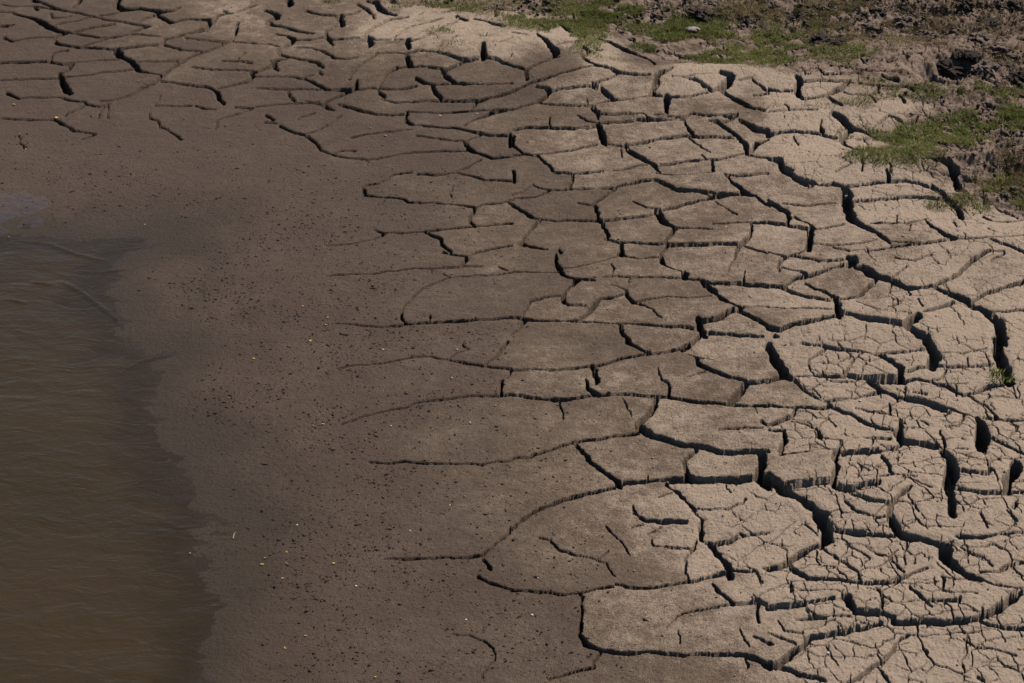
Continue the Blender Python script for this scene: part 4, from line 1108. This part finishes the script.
ma = np.stack([murk, murk, murk, np.ones_like(murk)], -1)
water = npmesh("water", WV[used], inv.reshape(WF.shape), WAT, True, {"murk": ma[used]})
tag(water, kind='structure')

# ------------------------------------------------------------------ scattered stuff
def gen_blades(spec, n_per, hmin, hmax, width, lean, green, rngl):
    """returns V,F,T for bent three-segment blades; spec = ellipses"""
    V = []; F = []; T = []
    base = 0
    for (cx, cy, rx, ry, dens, gshare) in spec:
        n = int(n_per * dens * rx * ry)
        if n <= 0: continue
        a = rngl.uniform(0, 2 * np.pi, n); r = np.sqrt(rngl.uniform(0, 1, n)) * rngl.uniform(.75, 1.2, n)
        x = cx + rx * r * np.cos(a); y = cy + ry * r * np.sin(a)
        keep = fbm(x * 9, y * 9, 3, 401) > -0.26 + 0.26 * r
        isg = rngl.uniform(0, 1, n) < gshare
        keep &= (isg == green)
        x, y = x[keep], y[keep]; n = len(x)
        if n == 0: continue
        z = ground_z(x, y) - 0.003
        cl = .6 + .8 * (vnoise(x * 20, y * 20, 411) * .5 + .5)
        h = rngl.uniform(hmin, hmax, n) * cl
        th = rngl.uniform(0, 2 * np.pi, n); ln = rngl.uniform(.15, 1, n) * lean
        dx = np.cos(th) * ln; dy = np.sin(th) * ln
        ph = rngl.uniform(0, np.pi, n); w = width * rngl.uniform(.6, 1.3, n)
        sx_, sy_ = np.cos(ph) * w, np.sin(ph) * w
        tone = np.clip(rngl.normal(.5, .2, n) + .25 * vnoise(x * 5, y * 5, 421), 0, 1)
        rows = []
        for f, ww in ((0, 1), (.5, .8)):
            bx_ = x + dx * h * f * f * 1.2; by_ = y + dy * h * f * f * 1.2; bz = z + h * f * (1 - .25 * f * ln)
            rows += [np.stack([bx_ - sx_ * ww, by_ - sy_ * ww, bz], -1), np.stack([bx_ + sx_ * ww, by_ + sy_ * ww, bz], -1)]
        rows.append(np.stack([x + dx * h * 1.2, y + dy * h * 1.2, z + h * (1 - .45 * np.minimum(ln, 1.2))], -1))
        vv = np.stack(rows, 1).reshape(-1, 3)
        b0 = base + np.arange(n)[:, None] * 5
        ff = np.concatenate([b0 + [0, 1, 3], b0 + [0, 3, 2], b0 + [2, 3, 4]], 0)
        V.append(vv); F.append(ff); T.append(np.repeat(tone, 5)); base += 5 * n
    V = np.concatenate(V); F = np.concatenate(F); T = np.concatenate(T)
    return V, F, T
GREEN = blade_mat("green_blade", [(0, (.070, .098, .020)), (.45, (.165, .215, .040)), (.8, (.29, .32, .075)), (1, (.42, .35, .16))])
STRAW = blade_mat("dry_blade", [(0, (.065, .040, .022)), (.5, (.21, .135, .070)), (1, (.42, .30, .17))])
rg = np.random.default_rng(5)
V, F, T = gen_blades(GRASS, 165000, .006, .027, .0013, 1.1, True, rg)
tag(npmesh("green_grass", V, F, GREEN, False, {"tone": np.stack([T, T, T, np.ones_like(T)], -1)}), "short green grass spreading in patches over the earth bank", "grass", kind='stuff')
V, F, T = gen_blades(GRASS, 200000, .006, .024, .0011, 1.6, False, rg)
tag(npmesh("dry_grass", V, F, STRAW, False, {"tone": np.stack([T, T, T, np.ones_like(T)], -1)}), "dry brown grass stubble on the rough earth bank", "dry grass", kind='stuff')

# little lumps (4-sided dipyramids, squashed and turned) used for crumbs and grit
def gen_bits(x, y, size, flat, rngl, sink=.25, long=1.6):
    n = len(x); z = ground_z(x, y)
    base = np.array([[1, 0, 0], [0, 1, 0], [-1, 0, 0], [0, -1, 0], [0, 0, 1], [0, 0, -1]], float)
    P = base[None] * rngl.uniform(.65, 1.25, (n, 6, 1)) * size[:, None, None]
    P[:, :, 0] *= rngl.uniform(1, long, n)[:, None]; P[:, :, 2] *= flat
    a = rngl.uniform(0, np.pi, n)[:, None]
    px = P[:, :, 0] * np.cos(a) - P[:, :, 1] * np.sin(a); py = P[:, :, 0] * np.sin(a) + P[:, :, 1] * np.cos(a)
    tl = rngl.uniform(-.4, .4, n)[:, None]
    pz = P[:, :, 2] + px * tl
    V = np.stack([px + x[:, None], py + y[:, None], pz + z[:, None] + size[:, None] * flat * (1 - sink)], -1).reshape(-1, 3)
    f = np.array([[0, 1, 4], [1, 2, 4], [2, 3, 4], [3, 0, 4], [1, 0, 5], [2, 1, 5], [3, 2, 5], [0, 3, 5]])
    F = (f[None] + np.arange(n)[:, None, None] * 6).reshape(-1, 3)
    return V, F
def frame_pts(n, u0, u1, v0, v1, rngl):
    """random points on the ground, even over the ground between four corners given in metres"""
    y = rngl.uniform(v0, v1, n); x = rngl.uniform(u0, u1, n)
    return x, y
rb = np.random.default_rng(9)
CR = simple_mat("dark_crumb", (.030, .020, .013), (.065, .045, .029), 300, .95)
x, y = frame_pts(90000, -2.1, 1.4, 4.9, 9.6, rb)
sdp = shore_dist(x, y)
dens = sstep(.03, .35, sdp) * sstep(1.25, .60, sdp) * (0.25 + 0.75 * sstep(-.25, .45, fbm(x * 5, y * 5, 3, 501))) * sstep(9.2, 7.6, y)
dens = dens * .95 + .12 * sstep(.05, .3, sdp) * sstep(1.6, .8, sdp) * sstep(9.6, 8.2, y)
k = rb.uniform(0, 1, len(x)) < dens
x, y = x[k], y[k]; k = crack_m(x, y) > .004; x, y = x[k], y[k]
V, F = gen_bits(x, y, np.minimum(rb.gamma(1.5, .00075, len(x)) + .0005, .0048), .5, rb, .35, 2.8)
tag(npmesh("dark_crumbs", V, F, CR), "dark mud crumbs and worm casts peppered over the wet mud", "mud crumbs", kind='stuff')
PG = simple_mat("pale_grit", (.26, .20, .15), (.42, .34, .26), 300, .9)
x, y = frame_pts(30000, -1.8, 2.4, 4.7, 10.6, rb)
sdp = shore_dist(x, y)
k = rb.uniform(0, 1, len(x)) < (.015 + .20 * sstep(.6, 1.8, sdp)) * (sdp > .05)
x, y = x[k], y[k]; k = crack_m(x, y) > .004; x, y = x[k], y[k]
V, F = gen_bits(x, y, rb.gamma(2.2, .0006, len(x)) + .0006, .6, rb, .2)
tag(npmesh("pale_grit", V, F, PG), "pale mud grit scattered over the crust", "grit", kind='stuff')
SB = simple_mat("bank_crumb", (.035, .024, .018), (.18, .13, .10), 60, .95)
x, y = frame_pts(120000, -1.6, 3.0, 7.6, 12.0, rb)
r_ = np.clip(np.searchsorted(Y, y), 0, nr - 1); c_ = np.clip(np.searchsorted(S, x / half_w(y)), 0, nc - 1)
bk = Bk[r_, c_]
uu, vv_ = inframe(x, y, ground_z(x, y))
dn = bk * (.10 + .9 * np.clip(sstep(45, 5, vv_) * sstep(600, 800, uu) + .6 * sstep(950, 1010, uu) + .5 * sstep(30, 0, vv_), 0, 1)) * sstep(-.2, .3, fbm(x * 6, y * 6, 2, 521))
k = rb.uniform(0, 1, len(x)) < dn
x, y = x[k], y[k]
V, F = gen_bits(x, y, rb.gamma(2.0, .0020, len(x)) + .0012, .8, rb, .2)
tag(npmesh("soil_crumbs", V, F, SB), "loose soil crumbs covering the rough earth bank", "soil crumbs", kind='stuff')

# ------------------------------------------------------------------ single things
def lump(name, r, seed, mat, squash=.6, parent=None, rough=.35, sub_=3, elong=1.3):
    import bmesh
    bm = bmesh.new(); bmesh.ops.create_icosphere(bm, subdivisions=sub_, radius=1)
    rr = random.Random(seed); ox, oy = rr.uniform(0, 50), rr.uniform(0, 50)
    co = np.array([v.co[:] for v in bm.verts])
    n = fbm(co[:, 0] * 1.7 + ox + co[:, 2], co[:, 1] * 1.7 + oy - co[:, 2], 4, seed)
    n2 = fbm(co[:, 0] * 5 + oy + 2 * co[:, 2], co[:, 1] * 5 + ox - co[:, 2], 2, seed + 9)
    for v, q, q2 in zip(bm.verts, n, n2):
        v.co *= r * (1 + rough * q + rough * .4 * q2); v.co.x *= elong; v.co.z *= squash
    me = bpy.data.meshes.new(name); bm.to_mesh(me); bm.free()
    return link_mesh(name, me, mat, parent)

def gz(x, y): return float(ground_z(np.array([x]), np.array([y]))[0])

def tuft_mesh(n, h, spread, w, seed, droop=.8):
    rr = random.Random(seed); V = []; F = []; T = []
    for k in range(n):
        a = rr.uniform(0, 2 * math.pi); r = spread * math.sqrt(rr.random()) * .5
        x, y = r * math.cos(a), r * math.sin(a)
        L = h * rr.uniform(.5, 1.1); ln = rr.uniform(.1, 1) * droop; aa = a + rr.uniform(-.8, .8)
        p = rr.uniform(0, math.pi); ww = w * rr.uniform(.6, 1.2); t = min(1, max(0, rr.gauss(.5, .22)))
        b = len(V)
        for f, q in ((0, 1), (.35, .95), (.7, .65)):
            cx = x + math.cos(aa) * ln * L * f ** 1.8; cy = y + math.sin(aa) * ln * L * f ** 1.8; cz = L * f * (1 - .35 * f * ln) - .004
            V += [(cx - math.cos(p) * ww * q, cy - math.sin(p) * ww * q, cz), (cx + math.cos(p) * ww * q, cy + math.sin(p) * ww * q, cz)]
        V.append((x + math.cos(aa) * ln * L, y + math.sin(aa) * ln * L, L * (1 - .5 * ln) - .004))
        F += [(b, b + 1, b + 3), (b, b + 3, b + 2), (b + 2, b + 3, b + 5), (b + 2, b + 5, b + 4), (b + 4, b + 5, b + 6)]
        T += [t] * 7
    return np.array(V), np.array(F), np.array(T)

def tuft(name, x, y, n, h, spread, w, seed, mat, label, cat, group=None, droop=.8):
    V, F, T = tuft_mesh(n, h, spread, w, seed, droop)
    o = npmesh(name, V, F, mat, False, {"tone": np.stack([T, T, T, np.ones_like(T)], -1)})
    o.location = (x, y, gz(x, y)); tag(o, label, cat, group); return o

tuft("grass_tussock", 1.8619, 8.3559, 70, 0.075, 0.09, 0.0016, 1, STRAW, "straw coloured dry tussock at the right edge below the grass", "tussock", None, 0.9)
tuft("grass_tussock", 1.8136, 8.286, 40, 0.05, 0.07, 0.0015, 2, GREEN, "green blades growing at the foot of the dry tussock", "grass tuft", None, 0.9)
tuft("weed", 1.5196, 6.6968, 46, 0.035, 0.07, 0.0022, 3, GREEN, "small green weed rooted in the wide dark crack on the right", "weed", None, 1.1)
tuft("weed", 1.4964, 6.7418, 20, 0.022, 0.05, 0.002, 13, GREEN, "sparse weed sprigs on the slab left of the wide crack", "weed", None, 1.1)
tuft("weed", 1.3934, 6.6861, 12, 0.02, 0.05, 0.002, 14, GREEN, "few thin green sprigs on a slab between the widest cracks", "weed", None, 1.1)
tuft("weed", -0.3122, 9.9842, 30, 0.03, 0.09, 0.0015, 4, GREEN, "thin green weed growing in the crack on the pale dome", "weed", None, 1.1)
tuft("weed", -0.1115, 9.8702, 24, 0.03, 0.05, 0.0015, 15, GREEN, "short weed at the upper end of the wide crack in the dome", "weed", None, 1.1)
tuft("sprout", -0.9253, 8.5178, 3, 0.026, 0.004, 0.0022, 5, GREEN, "single bright green sprout on bare wet mud", "sprout", None, 0.25)
tuft("sprout", 0.4036, 7.5002, 5, 0.02, 0.012, 0.0018, 6, GREEN, "tiny green sprout in a crack in the middle of the slabs", "sprout", None, 0.8)
tuft("sprout", -1.409, 9.0744, 3, 0.012, 0.004, 0.0015, 16, GREEN, "tiny sprout at the end of a hooked crack on the far left mud", "sprout", None, 0.6)
tuft("grass_tussock", 1.5211, 10.0072, 60, 0.05, 0.12, 0.0016, 7, STRAW, "brown tussock between the big pale clod and the dark clods", "tussock", None, 1)
tuft("grass_tussock", 1.851, 10.228, 60, 0.05, 0.14, 0.0016, 8, STRAW, "brown tussock behind the earth mound", "tussock", None, 1)
tuft("grass_tussock", 1.0415, 10.3398, 60, 0.045, 0.14, 0.0016, 9, STRAW, "brown tussock on the top edge right of the first dark clod", "tussock", None, 1)
tuft("grass_tussock", 1.805, 9.6889, 30, 0.045, 0.06, 0.0014, 10, STRAW, "dry stalks standing on the top of the earth mound", "tussock", None, 0.9)
tuft("grass_tussock", 2.1834, 10.1596, 50, 0.06, 0.1, 0.0016, 11, STRAW, "dry tussock in the upper right corner", "tussock", None, 1)
tuft("grass_tussock", 1.2658, 10.1357, 50, 0.04, 0.14, 0.0016, 12, STRAW, "low straw tussock in front of the large dark clod", "tussock", None, 1)

# dark clods on the bank
CLODM = simple_mat("dark_earth", (.030, .021, .016), (.11, .078, .058), 30, 1.0, .9, .012)
PALEM = simple_mat("pale_earth", (.11, .08, .062), (.23, .17, .135), 40, 1.0, .6, .006)
STONEM = simple_mat("pale_stone", (.27, .225, .185), (.42, .36, .30), 60, .85, .4, .003)
CLODS = [(0.8361, 10.2797, 0.0496, 'd', 'large dark clod at the top edge, above the pale flat stone'), (1.269, 10.2916, 0.0551, 'd', 'large dark clod of earth in the middle of the dry brown grass'), (1.3434, 9.9352, 0.0455, 'd', 'dark clod just behind the small green grass patch on the bank'), (1.3782, 9.7123, 0.0262, 'd', 'smaller dark clod right beside a bigger one on the bank'), (1.7247, 10.1206, 0.0435, 'p', 'pale clod among dark soil behind the earth mound'), (1.5762, 10.0618, 0.0595, 'p', 'big pale cracked clod between brown grass and the earth mound'), (2.0025, 9.8339, 0.0398, 'p', 'pale clod on the right shoulder of the earth mound'), (2.0541, 9.6554, 0.0417, 'p', 'pale clod on the right of the dark hollow in the mound'), (1.9612, 9.4857, 0.0437, 'p', 'pale clod in front of the dark hollow, right side'), (1.7865, 9.9532, 0.0321, 'p', 'pale clod on top of the earth mound above the dark hollow'), (1.8887, 8.3822, 0.0347, 'd', 'dark clod by the dry tussock at the right edge'), (2.0966, 9.4256, 0.0358, 'd', 'dark clod on the right edge beside the mound'), (1.8173, 9.5539, 0.0414, 'd', 'dark clod down in the hollow of the earth mound'), (1.8977, 9.6097, 0.0338, 'd', 'dark crumbly clod on the rim of the hollow'), (2.2534, 10.3877, 0.0361, 'd', 'dark clod in the extreme top right corner'), (2.0341, 10.3679, 0.0333, 'd', 'dark clod on the top edge straight above the earth mound'), (1.8957, 10.2858, 0.0358, 'd', 'dark crumbly clod just below the top edge, left of the dry tussock in the corner'), (1.7447, 10.3481, 0.0305, 'd', 'dark clod on the top edge above the lone pale clod behind the mound'), (2.0959, 10.1118, 0.0326, 'd', 'dark clod halfway between the mound and the top right corner'), (1.6143, 10.243, 0.0247, 'd', 'small dark clod above the big pale cracked clod'), (1.5739, 10.4099, 0.0223, 'd', 'small dark clod on the top edge above the brown tussock'), (0.9145, 10.3754, 0.0222, 'p', 'small pale clod on the top edge beside the first large dark clod'), (1.1668, 10.3867, 0.0194, 'p', 'small pale clod on the top edge left of the middle dark clod'), (1.4316, 10.3509, 0.0222, 'p', 'small pale clod on the top edge right of the middle dark clod'), (1.0598, 10.1913, 0.0164, 'p', 'tiny pale clod in the grass in front of the top edge tussock')]
proto = {}
for i, (x, y, r, kind, label) in enumerate(CLODS):
    key = (kind, i % 5)
    mat = CLODM if kind == 'd' else PALEM
    if key not in proto:
        o = lump("earth_clod", 1.0, 40 + i, mat, .55, rough=1.0, sub_=4); proto[key] = o
    else:
        o = proto[key].copy(); COL.objects.link(o)
    o.scale = (r, r, r); o.rotation_euler = (0, 0, random.uniform(0, 6.28))
    o.location = (x, y, gz(x, y) + r * .02)
    tag(o, label, "clod of earth", "dark clods of earth on the bank" if kind == 'd' else "pale clods of earth on the bank")
st = lump("stone", .017, 77, STONEM, .6, rough=.3, elong=1.9)
st.location = ((0.7811, 9.9906)[0], (0.7811, 9.9906)[1], gz(*(0.7811, 9.9906)) + .013)
tag(st, "pale flat stone lying alone on the green grass bank", "stone")

# fallen yellow flecks: each a tiny cupped floret of three petals
def fleck_mesh(seed):
    rr = random.Random(seed); V = []; F = []
    for p in range(4):
        a = p * math.pi / 2 + rr.uniform(-.4, .4); L = rr.uniform(.7, 1.1); w = .5
        b = len(V)
        for f, q, zz in ((0, .25, .1), (.45, w, .32), (.85, w * .7, .5), (1.0, .1, .42)):
            for s in (-1, 1):
                V.append((math.cos(a) * L * f - math.sin(a) * q * s * .8, math.sin(a) * L * f + math.cos(a) * q * s * .8, zz))
        F += [(b + 2 * k, b + 2 * k + 1, b + 2 * k + 3, b + 2 * k + 2) for k in range(3)]
    return V, F
YEL = simple_mat("yellow_petal", (.62, .33, .035), (.80, .50, .08), 400, .6)
ORG = simple_mat("faded_petal", (.50, .27, .10), (.62, .40, .20), 400, .7)
FLECKS = [(-2.0415, 9.3081, 0.0083, 'o', 'faded orange petal on bare brown mud at the far left edge', 'petals fallen on the wet mud'), (-1.8423, 9.1707, 0.00819, 'y', 'yellow petal at the end of a crack, far left mud', 'petals fallen on the wet mud'), (-1.9625, 9.0048, 0.00538, 'o', 'tiny petal at the top of the short broken crack, far left', 'petals fallen on the wet mud'), (-1.9146, 8.8709, 0.0062, 'o', 'petal at the bottom of the short broken crack, far left', 'petals fallen on the wet mud'), (-0.7088, 7.4005, 0.00457, 'y', 'tiny yellow petal above a close pair of petals on speckled mud', 'petals fallen on the wet mud'), (-0.6177, 7.3098, 0.00453, 'y', 'upper petal of a close pair on speckled mud', 'petals fallen on the wet mud'), (-0.6207, 7.2559, 0.00525, 'y', 'lower petal of a close pair on speckled mud', 'petals fallen on the wet mud'), (-0.6624, 7.1422, 0.00592, 'y', 'bright yellow petal by itself on wet mud, left of the long crack tips', 'petals fallen on the wet mud'), (-0.5818, 6.5578, 0.00622, 'o', 'orange petal at the tip of a long thin crack', 'petals fallen on the wet mud'), (-0.695, 5.7515, 0.00561, 'y', 'bright yellow petal close beside a fainter one at the pond margin', 'petals fallen on the wet mud'), (-0.69, 5.7885, 0.00376, 'o', 'faint petal just above the bright yellow one at the pond margin', 'petals fallen on the wet mud'), (-0.6307, 5.8159, 0.00377, 'y', 'yellow petal right of the bright and faint pair at the pond margin', 'petals fallen on the wet mud'), (-0.4939, 5.7422, 0.00498, 'y', 'bright round yellow petal alone on the wet mud, lower middle', 'petals fallen on the wet mud'), (-0.6301, 5.6762, 0.00432, 'o', 'faded petal below the bright yellow one at the pond margin', 'petals fallen on the wet mud'), (-0.5445, 5.3864, 0.00474, 'y', 'yellow petal on the smooth mud near the bottom, upper of two', 'petals fallen on the wet mud'), (-0.5956, 5.3331, 0.00412, 'o', 'faded petal near the bottom, lower left of another petal', 'petals fallen on the wet mud'), (-0.3511, 5.176, 0.00403, 'y', 'yellow petal at the bottom edge on wet mud', 'petals fallen on the wet mud'), (-0.84, 7.0303, 0.00512, 'y', 'yellow petal nearest the water beside the middle shore', 'petals fallen on the wet mud'), (-1.3482, 8.1485, 0.00495, 'o', 'faded petal beside the tip of the water inlet', 'petals fallen on the wet mud'), (-1.8272, 8.0365, 0.00489, 'o', 'petal on the far waterline below the puddle', 'petals fallen on the wet mud'), (-0.903, 5.816, 0.00377, 'o', 'petal floating at the ragged lower waterline', 'petals fallen on the wet mud')]
pf = {}
for i, (x, y, s, c, label, group) in enumerate(FLECKS):
    mat = YEL if c == 'y' else ORG
    key = (c, i % 2)
    if key not in pf:
        V, F = fleck_mesh(i); o = pymesh("fallen_petal", V, F, mat); pf[key] = o
    else:
        o = pf[key].copy(); COL.objects.link(o)
    o.scale = (s, s, s); o.rotation_euler = (random.uniform(-.3, .3), random.uniform(-.3, .3), random.uniform(0, 6.28))
    o.location = (x, y, max(gz(x, y), .001) + .001)
    tag(o, label, "petal", group)
CHIPM = simple_mat("white_chip", (.50, .45, .38), (.68, .63, .56), 200, .6)
CHIPS = [(-0.2899, 9.1238, 0.00402, 'left of two pale pebbles on the grey slabs below the dome', 'pale pebbles on the mud'), (-0.141, 9.1306, 0.00352, 'right of two pale pebbles on the grey slabs below the dome', 'pale pebbles on the mud'), (-0.4205, 7.0513, 0.00325, 'pale pebble above the leftmost long crack tip in the middle', 'pale pebbles on the mud'), (-0.1287, 6.5283, 0.00267, 'pale pebble between the two long curved cracks in the middle', 'pale pebbles on the mud'), (0.0533, 5.4535, 0.00332, 'white pebble left of the short upright crack near the bottom', 'pale pebbles on the mud'), (1.0686, 6.5725, 0.00384, 'white pebble on the edge of a slab among the widest cracks', 'pale pebbles on the mud'), (-0.4261, 5.6268, 0.0034, 'white pebble on speckled mud in the lower middle', 'pale pebbles on the mud'), (-0.1223, 5.4378, 0.00298, 'white pebble left of the lowest faint hooked crack', 'pale pebbles on the mud'), (0.8071, 5.1847, 0.00383, 'white pebble on the broad slab at the lower right', 'pale pebbles on the mud'), (0.765, 7.9256, 0.00313, 'pale pebble on a slab crossed by hairline cracks, right of centre', 'pale pebbles on the mud'), (-0.1791, 7.0425, 0.00244, 'pale pebble under the big oval slab', 'pale pebbles on the mud'), (-0.1907, 6.8366, 0.00238, 'pale pebble just under the long crack left of the slabs', 'pale pebbles on the mud'), (0.0709, 5.6293, 0.00204, 'pale pebble near the rim of the big half oval slab', 'pale pebbles on the mud'), (-0.2888, 5.9008, 0.00247, 'pale pebble left of the tip of the half oval slab', 'pale pebbles on the mud'), (-0.6146, 5.9646, 0.00285, 'pale pebble on the most speckled mud beside the pond', 'pale pebbles on the mud'), (-0.3713, 6.5351, 0.00229, 'pale pebble beside the end of a long curved crack', 'pale pebbles on the mud'), (-0.1786, 6.0353, 0.00215, 'pale pebble on mud below the long crack in the lower middle', 'pale pebbles on the mud')]
pc = None
for i, (x, y, s, label, group) in enumerate(CHIPS):
    if pc is None:
        pc = o = lump("pale_pebble", 1.0, 90, CHIPM, .6, rough=.35, sub_=2)
    else:
        o = pc.copy(); COL.objects.link(o)
    o.scale = (s, s, s); o.rotation_euler = (0, 0, random.uniform(0, 6.28)); o.location = (x, y, gz(x, y) + s * .35)
    tag(o, label, "pebble", group)

def stick(name, p0, p1, r, mat, label):
    (xa, ya), (xb, yb) = p0, p1
    n = 8; V = []; F = []
    for k in range(n + 1):
        t = k / n; x = xa + (xb - xa) * t; y = ya + (yb - ya) * t + .004 * math.sin(t * 5)
        z = gz(x, y) + r * .6 + .004 * math.sin(math.pi * t); q = r * (1 - .55 * t)
        for j in range(6):
            a = j * math.pi / 3; V.append((x + q * math.cos(a) * .7, y + q * math.cos(a) * .7, z + q * math.sin(a)))
    for k in range(n):
        for j in range(6):
            F.append((k * 6 + j, k * 6 + (j + 1) % 6, k * 6 + 6 + (j + 1) % 6, k * 6 + 6 + j))
    c0 = len(V) ; F.append(tuple(range(5, -1, -1))); F.append(tuple(range(n * 6, n * 6 + 6)))
    o = pymesh(name, V, F, mat); tag(o, label, "twig"); return o
TWM = simple_mat("bleached_twig", (.32, .26, .19), (.45, .38, .29), 200, .8)
stick("twig", (-0.7905, 5.8946), (-0.7861, 5.9344), .0022, TWM, "pale straw-thin twig lying on wet mud beside the pond")
stick("twig", (-0.5695, 5.6414), (-0.5471, 5.6346), .0016, CLODM, "thin dark twig lying flat on the wet mud near the lower shore")
